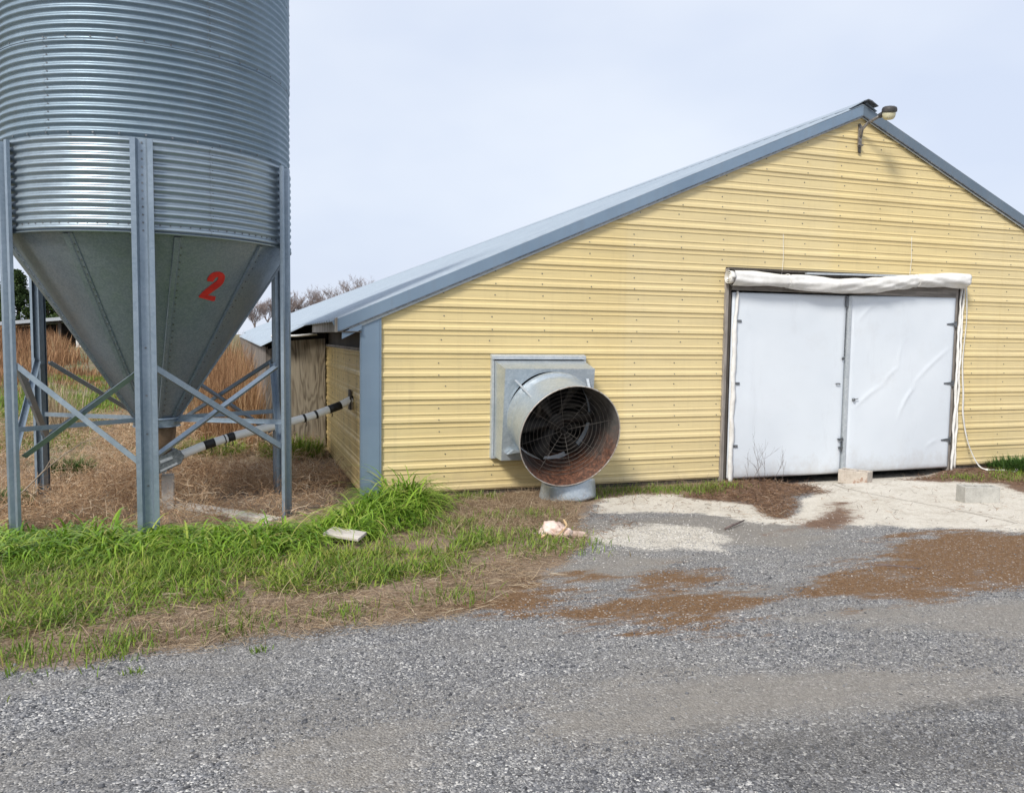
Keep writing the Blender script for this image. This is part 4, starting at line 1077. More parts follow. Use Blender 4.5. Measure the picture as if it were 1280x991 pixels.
block('concrete_block', (6.42, -0.29, float(ground_h(6.42, -0.29)) - 0.006), rad(-62), M['block_rust'], 'rust stained concrete block propping the middle of the double doors')

mb = MB()
mb.prism([(-0.165, -0.085), (0.17, -0.075), (0.165, 0.08), (-0.16, 0.07)], 'z', 0.0, 0.028)
o = mb.build('loose_board', M['board'], None, bevel=0.004)
o.location = (-0.66, -2.17, 0.045); o.rotation_euler = (rad(9), rad(4), rad(-38))
tag(o, 'short bleached grey board lying in the grass', 'board')

# crumpled bundle
bun = thing('crumpled_bundle', (1.2, -2.49, -0.03), 'crumpled pale pink bundle with a yellow tan strip lying at the gravel edge', 'bundle')
bun.scale = (0.70, 0.70, 0.78)
def lump(c, s3, seed, amp=0.28, rot=0):
    bm = bmesh.new(); bmesh.ops.create_icosphere(bm, subdivisions=4, radius=1)
    for v_ in bm.verts:
        p = v_.co.copy()
        cr = abs(float(vnoise(p.x + p.z * 0.8, p.y - p.z * 0.9, 4.2, seed + 5)) - 0.5) * 2; cr2 = abs(float(vnoise(p.x - p.z, p.y + p.z * 1.1, 8.5, seed + 8)) - 0.5) * 2
        d = 0.86 + 0.34 * cr + 0.16 * cr2 + amp * (float(vnoise(p.x + p.z * 0.7, p.y - p.z * 0.5, 1.6, seed)) - 0.5) * 2 + 0.10 * abs(math.sin(4 * p.x + 3 * p.z + seed)) + 0.12 * (float(vnoise(p.x * 1.0 + p.z, p.y + 2 * p.z, 5, seed + 1)) - 0.5)
        q = Vector((p.x * s3[0] * d, p.y * s3[1] * d, p.z * s3[2] * d)); q.rotate(Matrix.Rotation(rot, 3, 'Z'))
        v_.co = Vector(c) + q
    mb = MB(); bm.verts.index_update()
    mb.v = [tuple(v_.co) for v_ in bm.verts]; mb.f = [tuple(v_.index for v_ in f.verts) for f in bm.faces]; bm.free()
    return mb
a = lump((1.12, -2.44, 0.055), (0.15, 0.11, 0.085), 3, 0.3, rad(-20)); b = lump((1.24, -2.56, 0.03), (0.085, 0.07, 0.06), 9, 0.3)
a.add(b.v, b.f); a.build('sheet', M['pinkish'], bun, True)
c = lump((1.38, -2.58, 0.01), (0.11, 0.05, 0.035), 14, 0.35, rad(-15)); c.build('tail_end', mat_plain('stained_fold', (0.22, 0.15, 0.11), (0.52, 0.40, 0.33), 0.7, 14), bun, True)
mb = MB()
for pts, ws in (([(1.06, -2.63, 0.01), (1.14, -2.63, 0.06), (1.22, -2.60, 0.105), (1.265, -2.545, 0.135), (1.27, -2.52, 0.12)], 0.009), ([(1.28, -2.55, 0.09), (1.25, -2.54, 0.15), (1.225, -2.52, 0.19)], 0.016), ([(0.90, -2.56, 0.005), (0.95, -2.57, 0.03), (1.0, -2.55, 0.05)], 0.018)):
    mb.tube(pts, [ws * 0.7] + [ws] * (len(pts) - 2) + [ws * 0.45], 8)
mb.build('strip', M['tan'], bun, True)

tag(MB().tube([(2.77, -2.70, 0.0), (2.9, -2.62, 0.005), (3.0, -2.55, 0.0), (3.13, -2.48, 0.01)], [0.010, 0.012, 0.010, 0.006], 7).build('dark_stick', M['twig'], None, True), 'thin dark stick lying on the gravel in front of the pale sand', 'stick')
tag(MB().tube([(3.18, -4.08, 0.0), (3.28, -4.16, 0.012), (3.36, -4.20, 0.006), (3.47, -4.30, 0.01)], [0.006, 0.009, 0.008, 0.004], 7).build('dark_stick', M['twig'], None, True), 'short dark twig lying on the larger brown dirt patch', 'stick')
mb = MB()
for i in range(30):
    y0 = -0.55 - 0.095 * i
    x0 = 5.78 - 0.003 * i + 0.004 * math.sin(i * 1.7)
    mb.v += [(x0 - 0.005, y0, float(ground_h(x0, y0)) + 0.004), (x0 + 0.005, y0, float(ground_h(x0, y0)) + 0.004)]
mb.f = [(2 * i, 2 * i + 1, 2 * i + 3, 2 * i + 2) for i in range(29)]
tag(mb.build('apron_joint', mat_plain('joint_dirt', (0.16, 0.13, 0.10), (0.34, 0.30, 0.25), 0.9, 8), None), kind='structure')
mb = MB()
mb.tube([(-3.70, -0.25, 0.02), (-3.50, -0.12, 0.20), (-3.36, 0.06, 0.36), (-3.20, 0.2, 0.50), (-3.05, 0.3, 0.60), (-2.88, 0.38, 0.66), (-2.72, 0.44, 0.74)], [0.008, 0.0075, 0.007, 0.006, 0.005, 0.004, 0.002], 7)
mb.tube([(-3.36, 0.06, 0.36), (-3.30, 0.12, 0.48), (-3.27, 0.16, 0.58)], [0.005, 0.004, 0.002], 5)
mb.tube([(-3.50, -0.12, 0.20), (-3.44, -0.06, 0.14), (-3.38, -0.02, 0.10)], [0.005, 0.004, 0.002], 5)
tag(mb.build('dead_stem', M['stem'], None, True), 'long bare dead stem leaning up from the grass in front of the bin leg', 'dead stem')

# bare twigs in front of the left door
mb = MB(); rr = random.Random(5)
def twig(mb, p, d, l, r, lev):
    pts = [Vector(p)]; d = Vector(d)
    for i in range(5):
        d = (d + Vector((rr.uniform(-.25, .25), rr.uniform(-.15, .15), rr.uniform(-.05, .15)))).normalized(); pts.append(pts[-1] + d * l / 5)
    mb.tube(pts, [r * (1 - 0.12 * i) for i in range(6)], 5)
    if lev > 0:
        for i in (2, 3, 4):
            if rr.random() < 0.75: twig(mb, pts[i], (d + Vector((rr.uniform(-1, 1), rr.uniform(-.4, .2), rr.uniform(0, .5)))).normalized(), l * 0.55, r * 0.6, lev - 1)
for (x, dx, l) in ((4.72, 0.2, 0.38), (4.8, 0.5, 0.45), (4.95, -0.1, 0.62), (5.02, 0.1, 0.5), (5.15, 0.35, 0.42), (5.0, -0.7, 0.4), (5.28, 0.2, 0.35)):
    twig(mb, (x, -0.22, -0.12), (dx, 0, 1), l * 0.85, 0.0028, 2)
tag(mb.build('bare_weed', M['twig'], None), 'leggy bare dark weed growing against the foot of the left white door', 'weed')

# ---------------------------------------------------------------- strands
def ribbons(P, az, lean, curl, L, W, tone, segs=4, roll=None):
    n = len(P); ca, sa = np.cos(az), np.sin(az)
    pos = P.copy(); V = np.zeros((n, segs + 1, 2, 3), np.float32)
    ph = lean.copy(); r_ = np.zeros(n) if roll is None else roll
    wx, wy, wz = -sa * np.cos(r_), ca * np.cos(r_), np.sin(r_)
    for i in range(segs + 1):
        t = i / segs
        w = W * (0.75 + 0.5 * t if t < 0.4 else (1.0 - t) / 0.6 * 0.95 + 0.06) / 2
        off = np.stack([wx * w, wy * w, wz * w], 1)
        V[:, i, 0] = pos - off; V[:, i, 1] = pos + off
        step = L / segs
        pos = pos + np.stack([np.sin(ph) * ca * step, np.sin(ph) * sa * step, np.cos(ph) * step], 1)
        ph = ph + curl / segs * (0.5 + t)
    ids = np.arange(n * (segs + 1) * 2).reshape(n, segs + 1, 2)
    q = np.stack([ids[:, :-1, 0], ids[:, :-1, 1], ids[:, 1:, 1], ids[:, 1:, 0]], -1).reshape(-1, 4)
    T = np.repeat(tone, (segs + 1) * 2)
    return V.reshape(-1, 3), q, T
def wander(P, d0, L, W, tone, segs=6, curl=0.5, grav=0.0):
    n = len(P); pos = P.copy(); d = d0 / np.linalg.norm(d0, axis=1, keepdims=True)
    V = np.zeros((n, segs + 1, 2, 3), np.float32)
    side = np.cross(d, RNG.normal(size=(n, 3))); side /= np.linalg.norm(side, axis=1, keepdims=True) + 1e-9
    for i in range(segs + 1):
        w = (W * (1 - 0.6 * i / segs) / 2)[:, None]
        V[:, i, 0] = pos - side * w; V[:, i, 1] = pos + side * w
        pos = pos + d * (L / segs)[:, None]
        d = d + RNG.normal(size=(n, 3)) * curl; d[:, 2] -= grav; d /= np.linalg.norm(d, axis=1, keepdims=True)
    gz = ground_h(V[..., 0], V[..., 1]) + 0.004
    V[..., 2] = np.maximum(V[..., 2], gz)
    ids = np.arange(n * (segs + 1) * 2).reshape(n, segs + 1, 2)
    q = np.stack([ids[:, :-1, 0], ids[:, :-1, 1], ids[:, 1:, 1], ids[:, 1:, 0]], -1).reshape(-1, 4)
    return V.reshape(-1, 3), q, np.repeat(tone, (segs + 1) * 2)
def join(parts):
    V = []; Q = []; T = []; b = 0
    for v_, q, t in parts:
        V.append(v_); Q.append(q + b); T.append(t); b += len(v_)
    return np.concatenate(V), np.concatenate(Q), np.concatenate(T)
def scatter(poly, n, dens=None):
    poly = np.array(poly); lo = poly.min(0); hi = poly.max(0); X = []; Y = []
    got = 0
    while got < n:
        x = RNG.uniform(lo[0], hi[0], n * 2); y = RNG.uniform(lo[1], hi[1], n * 2)
        m = sdist(x, y, poly) > 0
        if dens is not None: m &= RNG.random(n * 2) < dens(x, y)
        X.append(x[m]); Y.append(y[m]); got += m.sum()
    x = np.concatenate(X)[:n]; y = np.concatenate(Y)[:n]
    return np.stack([x, y, ground_h(x, y) - 0.005], 1)
def clumped(poly, nc, per, spread, dens=None):
    C_ = scatter(poly, nc, dens); idx = np.repeat(np.arange(nc), per)
    P = C_[idx].copy(); off = RNG.normal(size=(len(P), 2)) * spread; P[:, :2] += off
    P[:, 2] = ground_h(P[:, 0], P[:, 1]) - 0.005
    return P, off, idx

# lush long grass: tussocks arching over
P, off, idx = clumped(Z_TALL, 460, 21, 0.06)
n = len(P); ta = RNG.uniform(-2.9, 0.2, 460)[idx]; az = np.where(RNG.random(n) < 0.6, ta + RNG.normal(size=n) * 0.55, np.arctan2(off[:, 1], off[:, 0]) + RNG.normal(size=n) * 0.7)
cb = RNG.random(460)[idx]
lean = np.clip(np.hypot(off[:, 0], off[:, 1]) * 4.0, 0, .6) + RNG.uniform(0.15, 0.75, n)
hs = 0.75 + 0.5 * fbm(P[:, 0], P[:, 1], 1.6, 12)
edge_d = sdist(P[:, 0], P[:, 1], Z_TALL)
boost = np.where((P[:, 0] > -0.8) & (P[:, 1] > -1.5), 1.5, 1.0)
L_ = RNG.uniform(0.28, 0.60, n) * hs * boost * (0.65 + 0.35 * cb) * np.clip(0.6 + edge_d * 1.5, 0.6, 1.0)
tn = np.clip(0.30 + 0.5 * fbm(P[:, 0], P[:, 1], 2.5, 31) + RNG.normal(size=n) * 0.19 + (cb - 0.5) * 0.3, 0.02, 0.88)
yl = RNG.random(n) < 0.035; tn[yl] = RNG.uniform(0.9, 1.0, yl.sum())
far_b = np.hypot(P[:, 0] + 0.68, (P[:, 1] + 2.25) * 0.9) > 0.30
P, az, lean, L_, tn = P[far_b], az[far_b], lean[far_b], L_[far_b], tn[far_b]; n = len(P)
parts = [ribbons(P, az, lean, RNG.uniform(1.8, 3.4, n), L_, RNG.uniform(0.013, 0.024, n), tn, 8)]
V, Q, T = join(parts)
tag(np_mesh('long_grass', V, Q, G_TALL, T), 'lush bright green long grass in a band before the bin legs', 'grass', kind='stuff')

# short grass
dens_s = lambda x, y: np.clip((0.6 * fbm(x, y, 1.5, 41) + 0.4 * fbm(x, y, 5.0, 43) - 0.375 + np.clip((-0.6 - x) * 0.09, -0.06, 0.30) - np.clip(-y - 3.3, 0, 1) * 0.22) * 6, 0.02, 1)
P, off, idx = clumped(Z_SHORT, 2700, 18, 0.06, dens_s)
P = P[np.hypot(P[:, 0] + 0.68, (P[:, 1] + 2.25) * 0.9) > 0.27]
n = len(P); az = RNG.uniform(0, 6.28, n)
tn = np.clip(0.22 + 0.5 * fbm(P[:, 0], P[:, 1], 1.8, 51) + RNG.normal(size=n) * 0.2, 0, 0.88)
yl = RNG.random(n) < 0.16; tn[yl] = RNG.uniform(0.88, 1.0, yl.sum())
sz = 0.6 + 0.8 * fbm(P[:, 0], P[:, 1], 2.2, 61)
parts = [ribbons(P, az, RNG.uniform(0.35, 1.35, n), RNG.uniform(0.6, 2.4, n), RNG.uniform(0.06, 0.20, n) * sz * np.where(tn > 0.87, 0.7, 1.0), RNG.uniform(0.006, 0.0105, n), tn, 4)]
# outlying tufts on the straw, by the wall and at the gravel edge
tufts = [(-2.55, -4.2, .2), (-2.2, -4.3, .12), (-2.75, -4.32, .14), (-2.1, -4.15, .12), (-1.5, -4.1, .16), (-0.9, -4.05, .12), (-0.2, -3.95, .14), (-0.15, -3.3, .2), (0.35, -2.0, .22), (0.62, -2.3, .2), (0.95, -2.25, .2), (0.9, -2.6, .2), (1.1, -2.85, .22), (0.8, -2.95, .2), (1.0, -1.4, .2), (1.4, -1.3, .16), (0.9, -0.3, .08), (1.2, -0.25, .1), (1.0, -0.15, .06), (2.6, -0.33, .16), (2.9, -0.3, .16), (3.2, -0.35, .14), (3.5, -0.4, .18), (3.75, -0.55, .2), (4.0, -0.45, .2), (4.3, -0.35, .14), (2.35, -0.5, .14), (-1.42, -4.52, .03), (-2.05, -4.62, .03), (8.8, -0.6, .15), (9.1, -0.75, .15), (7.9, -0.7, .18), (8.4, -0.9, .16)]
for (x, y, r_) in tufts:
    nn_ = int(900 * r_ + 40) if r_ > 0.055 else 26
    PP = np.stack([x + RNG.normal(size=nn_) * r_, y + RNG.normal(size=nn_) * r_ * 0.8, np.zeros(nn_)], 1); PP[:, 2] = ground_h(PP[:, 0], PP[:, 1]) - 0.004
    PP = PP[(PP[:, 1] < -0.04)]; nn_ = len(PP)
    parts.append(ribbons(PP, RNG.uniform(0, 6.28, nn_), RNG.uniform(0.1, 0.9, nn_), RNG.uniform(0.3, 1.4, nn_), RNG.uniform(0.04, 0.12, nn_) * (1 if r_ > 0.055 else 0.5), RNG.uniform(0.005, 0.009, nn_), np.clip(RNG.normal(0.4, 0.2, nn_), 0, 1), 4))
# green ground behind the bin
n = 22000
P = scatter([(-9, 3.5), (-3.6, 4.5), (-4.0, 18), (-12, 22)], n, lambda x, y: np.clip((fbm(x, y, 0.35, 77) - 0.38) * 7, 0, 1))
parts.append(ribbons(P, RNG.uniform(0, 6.28, n), RNG.uniform(0.1, 0.7, n), RNG.uniform(0.3, 1.2, n), RNG.uniform(0.10, 0.24, n), RNG.uniform(0.010, 0.016, n), np.clip(RNG.normal(0.45, 0.2, n), 0, 0.9), 3))
V, Q, T = join(parts)
tag(np_mesh('short_grass', V, Q, G_SHORT, T), 'patchy short green grass on the verge and by the wall', 'grass', kind='stuff')

# straw lying on the soil
dens_k = lambda x, y: np.clip((fbm(x, y, 2.2, 71) - 0.33) * 3, 0.05, 1)
n = 26000
P = scatter([(-5.5, -3.6), (-2.3, -4.45), (-0.25, -4.35), (0.3, -4.0), (0.9, -3.4), (1.35, -2.8), (1.7, -1.7), (2.2, -0.5), (1.9, -0.04), (0.0, -0.04), (-0.3, -1.0), (-0.9, -2.3), (-5.5, -1.6)], n, dens_k)
P[:, 2] += RNG.uniform(0.0, 0.03, n)
dd = RNG.normal(size=(n, 3)); dd[:, 2] *= 0.18; dd[:, 2] += 0.08
p1 = wander(P, dd, RNG.uniform(0.05, 0.22, n), RNG.uniform(0.002, 0.0045, n), np.clip(RNG.normal(0.5, 0.25, n), 0, 1), 4, 0.25, 0.06)
n = 5000
P = scatter([(0.1, -0.9), (0.5, -0.04), (4.3, -0.04), (4.4, -0.4), (2.4, -0.6), (1.4, -1.7), (0.9, -2.5), (0.4, -2.6)], n, dens_k)
dd = RNG.normal(size=(n, 3)); dd[:, 2] = np.abs(dd[:, 2]) * 0.8 + 0.1
p2 = wander(P, dd, RNG.uniform(0.06, 0.20, n), RNG.uniform(0.002, 0.004, n), np.clip(RNG.normal(0.42, 0.25, n), 0, 1), 5, 0.45, 0.05)
V, Q, T = join([p1, p2])
tag(np_mesh('straw', V, Q, G_STRAW, T), 'bleached straw strewn over the bare verge', 'straw', kind='stuff')

# tangled dead weeds round the bin
pw = [(-7.5, -0.2), (-3.9, -0.55), (-2.2, -1.0), (-1.3, -1.2), (-0.6, -0.6), (-0.26, 0.1), (-0.26, 3.6), (-1.1, 3.6), (-1.5, 8.5), (-7, 9)]
dens_w = lambda x, y: np.clip((fbm(x, y, 1.1, 81) - 0.30) * 3.5, 0.08, 1) * np.where((x > -1.75) & (x < -0.75) & (y < 0.6), 0.30, 1) * np.where(y > 3.6, 0.6, 1.0)
n = 40000
P = scatter(pw, n, dens_w)
hump = fbm(P[:, 0], P[:, 1], 1.3, 91)
P[:, 2] += RNG.random(n) ** 1.3 * 0.42 * hump * np.where((P[:, 0] > -1.75) & (P[:, 1] < 0.4), 0.35, 1.0)
dd = RNG.normal(size=(n, 3)); dd[:, 2] = dd[:, 2] * 0.5 + 0.35
tn = np.clip(0.32 + 0.6 * fbm(P[:, 0], P[:, 1], 1.7, 95) + RNG.normal(size=n) * 0.24, 0, 1)
V, Q, T = wander(P, dd, RNG.uniform(0.12, 0.42, n), RNG.uniform(0.004, 0.009, n), tn, 7, 0.55, 0.09)
keep = None
tag(np_mesh('dead_weeds', V, Q, G_WEED, T), 'matted tangle of brown dead weeds around the bin legs', 'dead weeds', kind='stuff')

# brown litter and twigs heaped at the doorway corners
n1, n2 = 4200, 4200
P = np.concatenate([scatter(Z_LITTER[0], n1), scatter([(6.95, -0.45), (8.3, -0.08), (10.5, -0.08), (10.0, -1.7), (8.2, -2.3), (7.9, -1.0)], n2)])
P = np.concatenate([P, scatter(Z_WHITE[0], 260), scatter([(3.9, -2.7), (5.6, -0.4), (9, -0.4), (9, -3.9), (6, -3.7)], 420), scatter([(1.0, -1.3), (2.2, -0.9), (2.2, -2.3), (1.2, -2.9)], 300)])
P = P[P[:, 1] < -0.03]; n = len(P)
P[:, 2] += RNG.random(n) * 0.035 * fbm(P[:, 0], P[:, 1], 2.0, 15) * 2
dd = RNG.normal(size=(n, 3)); dd[:, 2] *= 0.25
V, Q, T = wander(P, dd, RNG.uniform(0.03, 0.16, n), RNG.uniform(0.003, 0.007, n), np.clip(RNG.normal(0.36, 0.26, n), 0, 1), 4, 0.35, 0.02)
tag(np_mesh('leaf_litter', V, Q, G_LITTER, T), 'reddish brown twigs and litter drifted against the doorway', 'litter', kind='stuff')

# broomsedge by the lean-to and out in the field
def sedge(x, y, r_, n, hmin, hmax, w):
    P = np.stack([x + RNG.normal(size=n) * r_, y + RNG.normal(size=n) * r_, np.zeros(n)], 1); P[:, 2] = ground_h(P[:, 0], P[:, 1])
    return ribbons(P, RNG.uniform(0, 6.28, n), RNG.uniform(0.0, 0.32, n), RNG.uniform(0.0, 1.3, n), hmin + (hmax - hmin) * RNG.random(n) ** 1.3, np.full(n, w) * RNG.uniform(.6, 1.3, n), np.clip(RNG.normal(RNG.uniform(0.25, 0.7), 0.22, n), 0, 1), 4)
parts = []
for i in range(17):
    parts.append(sedge(-1.42 + RNG.uniform(-0.55, 0.05), 4.4 + 0.62 * i + RNG.uniform(-.2, .2), 0.22, 400, 0.35, RNG.uniform(1.05, 1.75) + 0.012 * i, 0.008 + 0.0005 * i))
for i in range(5): parts.append(sedge(-1.22 - 0.09 * i, 3.75 + 0.16 * i, 0.10, 230, 0.4, 1.45, 0.008))
V, Q, T = join(parts)
tag(np_mesh('tall_dry_grass', V, Q, G_SEDGE, T), 'tall orange brown dry grass standing beside the weathered lean-to', 'dry grass', kind='stuff')
parts = []
n = 15000
xx = RNG.uniform(-26, -3, n); yy = 6 + 44 * RNG.random(n) ** 0.9
m = (xx < -1.6 - 0.28 * (yy - 6)) & (xx > -4 - 0.55 * (yy - 2)) & (fbm(xx, yy, 0.16, 19) > 0.40) & (RNG.random(n) < 0.15 + S((yy - 12) / 10))
xx, yy = xx[m], yy[m]; n = len(xx)
rep = 7; xx = np.repeat(xx, rep) + RNG.normal(size=n * rep) * 0.3; yy = np.repeat(yy, rep) + RNG.normal(size=n * rep) * 0.3; n *= rep
P = np.stack([xx, yy, ground_h(xx, yy)], 1)
hh_ = (0.18 + 0.6 * S((yy - 14) / 18) + 0.25 * S((yy - 34) / 6)) * (0.6 + 0.8 * fbm(xx, yy, 0.3, 29))
V, Q, T = ribbons(P, RNG.uniform(0, 6.28, n), RNG.uniform(0, 0.5, n), RNG.uniform(0, 0.9, n), hh_ * RNG.uniform(0.35, 1.35, n), 0.008 + 0.0009 * yy, np.clip(0.15 + 0.5 * fbm(xx, yy, 0.25, 33) + RNG.normal(size=n) * 0.2, 0, 1), 3)
tag(np_mesh('field_grass', V, Q, G_SEDGE, T), 'rough brown grass over the rising field behind the bin', 'field grass', kind='stuff')
# pale dry tufts seen through the legs
for i, (x, y, lb) in enumerate(((-4.35, 6.2, 'pale straw coloured tuft behind the crossed braces'),)):
    V, Q, T = sedge(x, y, 0.16, 420, 0.6, 1.15, 0.008)
    tag(np_mesh('dry_tuft', V, Q, G_STRAW, np.clip(T + 0.25, 0, 1)), lb, 'dry tuft')

def weed_clump(x, y, r_, h_, n, label, mat=G_DARK):
    q = RNG.uniform(0, 6.28, n); rr_ = r_ * np.sqrt(RNG.random(n))
    P = np.stack([x + rr_ * np.cos(q), y + rr_ * np.sin(q) * 0.9, np.zeros(n)], 1); P[:, 2] = ground_h(P[:, 0], P[:, 1]) + RNG.random(n) * h_ * 0.55 * (1 - rr_ / r_ * 0.6)
    az = q + RNG.normal(size=n) * 0.9
    V, Q, T = ribbons(P, az, RNG.uniform(0.1, 1.0, n), RNG.uniform(0.2, 1.6, n), RNG.uniform(0.3, 0.75, n) * h_, RNG.uniform(0.008, 0.016, n), np.clip(RNG.normal(0.5, 0.25, n), 0, 1), 4)
    return tag(np_mesh('weed_clump', V, Q, mat, T), label, 'weed clump', 'green weed clumps')
weed_clump(-3.53, 2.2, 0.30, 0.26, 900, 'dark green weed clump among dead weeds between the bin legs')
weed_clump(-3.85, 0.6, 0.28, 0.24, 700, 'dark green weed clump at the foot of the outermost bin leg')
weed_clump(9.35, -0.32, 0.42, 0.24, 1300, 'dark green leafy clump against the yellow wall beyond the strap')
weed_clump(-0.75, 3.0, 0.45, 0.34, 1300, 'dark green grassy clump below the plywood panel', G_SHORT)
weed_clump(-1.9, 3.3, 0.5, 0.30, 1200, 'green grassy clump under the auger pipe', G_SHORT)

# ---------------------------------------------------------------- gravel stones
def stones(name, X, Y, r_, tone, mat, label, cat):
    n = len(X); bm = bmesh.new(); bmesh.ops.create_icosphere(bm, subdivisions=1, radius=1)
    bv = np.array([v_.co[:] for v_ in bm.verts]); bf = np.array([[v_.index for v_ in f.verts] for f in bm.faces]); bm.free()
    nv = len(bv)
    V = bv[None] * (1 + RNG.normal(size=(n, nv, 1)) * 0.16)
    V = V * np.stack([RNG.uniform(.8, 1.35, n), RNG.uniform(.7, 1.1, n), RNG.uniform(.45, .8, n)], 1)[:, None] * r_[:, None, None]
    a = RNG.uniform(0, 6.28, n); c, s_ = np.cos(a)[:, None], np.sin(a)[:, None]
    W = V.copy(); W[..., 0] = V[..., 0] * c - V[..., 1] * s_; W[..., 1] = V[..., 0] * s_ + V[..., 1] * c
    W[..., 0] += X[:, None]; W[..., 1] += Y[:, None]; W[..., 2] += (ground_h(X, Y) + r_ * 0.15)[:, None]
    F = (bf[None] + (np.arange(n) * nv)[:, None, None]).reshape(-1, 3)
    o = np_mesh(name, W.reshape(-1, 3), F, mat, np.repeat(tone, nv), tris=True)
    return tag(o, label, cat, kind='stuff')
ks = NT('gravel_stone')
M['stone'] = ks.set(ks.ramp(ks.attr('tone'), [(0.0, (0.035, 0.036, 0.040)), (0.4, (0.135, 0.137, 0.147)), (0.75, (0.27, 0.268, 0.27)), (0.92, (0.43, 0.41, 0.38)), (1.0, (0.62, 0.60, 0.57))]), 0.85, 0.0, 0.3)
n = 95000
Xs = RNG.uniform(-4.2, 5.5, n); Ys = -7.0 + 3.6 * RNG.random(n) ** 1.35
m = (sdist(Xs, Ys, Z_SOIL) < -0.02 + 0.12 * RNG.random(n))
for z_ in Z_DIRT + Z_DUST: m &= ~((sdist(Xs, Ys, z_) > 0.0) & (RNG.random(n) < 0.94))
m &= (RNG.random(n) < 0.35 + 0.65 * (fbm(Xs, Ys, 1.4, 66) > 0.47))
Xs, Ys = Xs[m], Ys[m]; n = len(Xs)
rs_ = np.clip(RNG.lognormal(math.log(0.0042), 0.40, n), 0.002, 0.014)
tn = np.clip(RNG.beta(2.0, 2.2, n) * 0.92, 0, 1); wh = RNG.random(n) < 0.014; tn[wh] = 0.97; rs_[wh] = np.minimum(rs_[wh], 0.0045)
stones('gravel_stones', Xs, Ys, rs_, tn, M['stone'], 'loose grey gravel over the drive', 'gravel')
n = 900
Xs = np.concatenate([RNG.normal(1.9, 0.55, n), RNG.uniform(0.9, 4.5, 500), RNG.uniform(-1, 5, 70)]); Ys = np.concatenate([RNG.normal(-2.6, 0.4, n), RNG.uniform(-3.6, -1.2, 500), RNG.uniform(-6.5, -3.6, 70)])
m = sdist(Xs, Ys, Z_SHORT) < 0
for z_ in Z_DIRT: m &= sdist(Xs, Ys, z_) < 0.05
Xs, Ys = Xs[m], Ys[m]; n = len(Xs)
stones('white_chips', Xs, Ys, RNG.uniform(0.003, 0.008, n), np.clip(RNG.normal(0.92, 0.12, n), 0.5, 1), M['stone'], 'white stone chips scattered around the pale spill', 'stone chips')

# ---------------------------------------------------------------- far: shed, evergreens, bare trees
shed = thing('field_shed', (-10.6, 42.0, float(ground_h(-10.6, 42.0))), 'low open fronted shed with a pale slanted roof standing far out in the field', 'shed')
zg = float(ground_h(-10.6, 42.0))
MB().prism([(-13.4, zg + 1.10), (-7.6, zg + 1.72), (-7.6, zg + 1.90), (-13.4, zg + 1.28)], 'y', 40.6, 46.0).build('roof', M['soffit'], shed)
MB().prism([(-13.3, zg - 0.3), (-7.7, zg - 0.3), (-7.7, zg + 1.66), (-13.3, zg + 1.07)], 'y', 45.6, 45.7).build('rear_wall', M['dark_wood'], shed)
for x in (-13.0, -11.6, -10.6):
    MB().box(x, x + 0.14, 40.9, 41.04, zg - 0.3, zg + 1.12 + (x + 13.4) * 0.107).build('post', M['dark_wood'], shed)
MB().box(-9.75, -7.8, 40.95, 41.05, zg - 0.3, zg + 1.38).build('front_wall', M['plastic'], shed)

def evergreen(x, y, h_, w, seed, label):
    z0 = float(ground_h(x, y)); t = thing('evergreen_tree', (x, y, z0), label, 'tree', 'evergreens beyond the field')
    rg = np.random.default_rng(seed)
    mb = MB().tube([(x, y, z0 - 0.2), (x + 0.1, y, z0 + h_ * 0.5), (x, y, z0 + h_ * 0.92)], [0.16, 0.10, 0.02], 8); rr_ = random.Random(seed)
    for i in range(14):
        q = rr_.uniform(0, 6.28); z = z0 + h_ * rr_.uniform(0.15, 0.85); l = w * (1 - (z - z0) / h_) * 0.8 + 0.2
        mb.tube([(x, y, z), (x + l * math.cos(q), y + l * math.sin(q), z + 0.3 * l)], [0.04, 0.008], 5)
    mb.build('trunk', M['trunk'], t, True)
    nc = 170; u = rg.random(nc); zc = 0.10 + 0.88 * u ** 0.9
    rw = w * np.minimum(1, (1.05 - zc) * 1.35) ** 0.8 * np.minimum(1, 0.55 + zc * 1.8) * np.sqrt(rg.random(nc)) * rg.uniform(0.75, 1.15, nc); q = rg.uniform(0, 6.28, nc)
    C_ = np.stack([x + rw * np.cos(q), y + rw * np.sin(q), z0 + zc * h_], 1); per = 75
    P = np.repeat(C_, per, 0); dv = rg.normal(size=P.shape); dv /= np.linalg.norm(dv, axis=1, keepdims=True); P = P + dv * (rg.random(len(P)) ** 0.5 * 0.36)[:, None]
    n = len(P); a1 = rg.normal(size=(n, 3)); a1 /= np.linalg.norm(a1, axis=1, keepdims=True); a2 = np.cross(a1, rg.normal(size=(n, 3))); a2 /= np.linalg.norm(a2, axis=1, keepdims=True)
    s1 = rg.uniform(0.05, 0.12, n)[:, None]; s2 = s1 * 0.45
    V = np.stack([P - a1 * s1, P - a2 * s2, P + a1 * s1, P + a2 * s2], 1).reshape(-1, 3); Q = np.arange(n * 4).reshape(n, 4)
    tone = np.repeat(np.clip(np.repeat(rg.random(nc), per) * 0.6 + rg.random(n) * 0.4, 0, 1), 4)
    np_mesh('crown', V, Q, G_LEAF, tone, parent=t)
evergreen(-18.6, 60.5, 4.6, 1.5, 1, 'evergreen seen at the edge beyond the outermost bin leg, lower than its neighbour')
evergreen(-16.6, 59.5, 4.9, 1.6, 2, 'tallest dark evergreen framed between the two bin legs')
evergreen(-14.6, 59.0, 4.5, 1.6, 3, 'dark evergreen partly hidden behind the rear bin leg')
evergreen(-12.4, 59.5, 3.9, 1.7, 4, 'low dark evergreen just behind the shed roof')
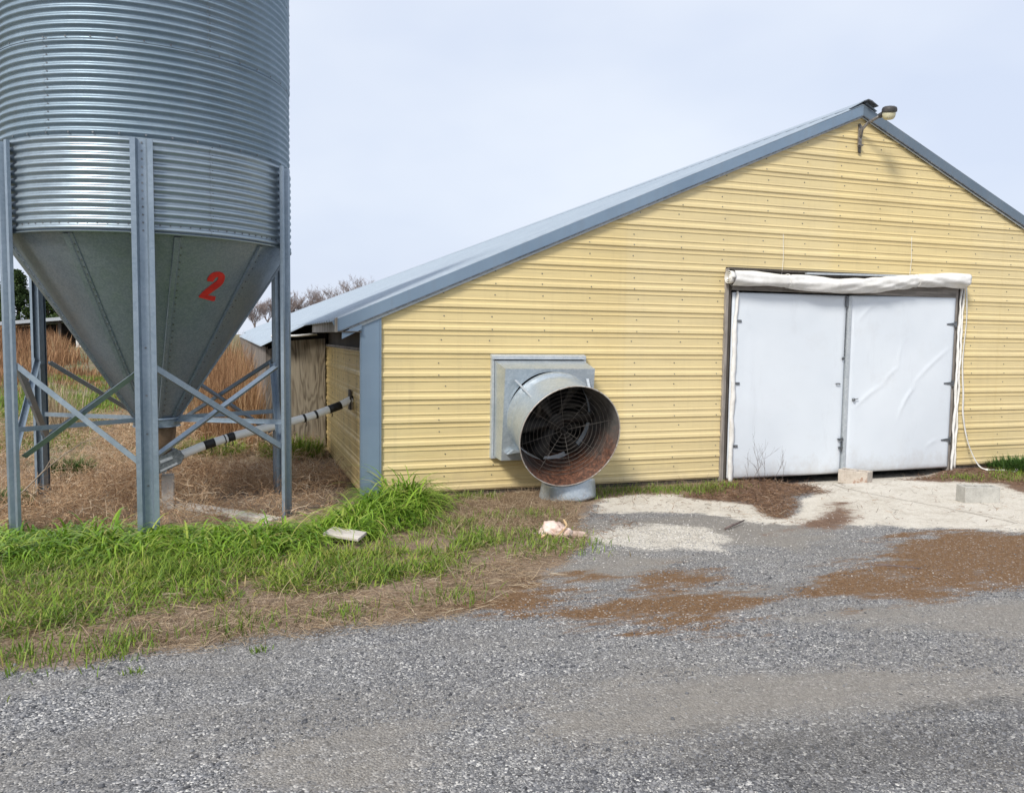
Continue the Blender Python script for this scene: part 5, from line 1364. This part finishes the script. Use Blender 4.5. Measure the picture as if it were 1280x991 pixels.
evergreen(-10.2, 60.5, 3.4, 1.5, 5, 'smallest evergreen showing beside the sloping hopper above the shed')

def bare_tree(x, y, h_, seed, label, spread=1.0):
    z0 = float(ground_h(x, y)); t = thing('bare_tree', (x, y, z0), label, 'tree', 'bare trees beyond the barn roof')
    rr_ = random.Random(seed); mb = MB(); tr = MB()
    def grow(mb, p, d, l, r_, lev):
        pts = [p]; dd_ = d.copy(); ns = 3
        for i in range(ns):
            dd_ = (dd_ + Vector((rr_.uniform(-.22, .22), rr_.uniform(-.22, .22), rr_.uniform(-.02, .16)))).normalized(); pts.append(pts[-1] + dd_ * l / ns)
        mb.tube(pts, [r_ * (1 - 0.2 * i) for i in range(ns + 1)], 4 if lev > 1 else 3, False)
        if lev <= 0: return
        nb = 5 if lev > 2 else 4
        for i in range(nb):
            k_ = rr_.randint(1, ns); a = rr_.uniform(0, 6.28); s_ = rr_.uniform(0.5, 1.0) * spread
            nd = (dd_ + Vector((math.cos(a) * s_, math.sin(a) * s_, rr_.uniform(-0.1, 0.35)))).normalized()
            grow(mb, pts[k_], nd, l * rr_.uniform(0.52, 0.72), max(r_ * 0.55, 0.013), lev - 1)
    base = Vector((x, y, z0 - 0.2)); mid = Vector((x + rr_.uniform(-.2, .2), y, z0 + h_ * 0.33))
    tr.tube([base, mid, mid + Vector((0.05, 0, h_ * 0.12))], [0.16, 0.12, 0.09], 7); tr.build('trunk', M['bark'], t, True)
    for i in range(5):
        a = i * 1.256 + rr_.uniform(-.3, .3); s_ = rr_.uniform(0.25, 0.8) * spread
        grow(mb, mid + Vector((0, 0, rr_.uniform(-0.3, 0.7))), Vector((math.cos(a) * s_, math.sin(a) * s_, 1)).normalized(), h_ * rr_.uniform(0.27, 0.36), 0.06, 4)
    mb.build('crown', M['bark'], t)
for i, (x, y, h_, lb) in enumerate(((3.0, 106, 5.6, 'bare pinkish tree seen right beside the sloping hopper'), (5.0, 104, 6.4, 'bare tree showing between the hopper and the bin leg'), (7.2, 106, 5.9, 'bare tree just past the bin leg above the lean-to roof'),
        (9.0, 105, 6.6, 'bare bushy tree a little to the right of the bin leg'), (10.8, 107, 6.2, 'bare tree midway along the low end of the roof line'), (12.3, 105, 6.5, 'slim bare tree just left of the tallest one'), (14.2, 106, 8.3, 'tallest bare tree, rising highest above the barn roof'), (1.2, 104, 4.6, 'lowest bare tree, partly behind the hopper edge'))):
    bare_tree(x, y, h_, 100 + i, lb)
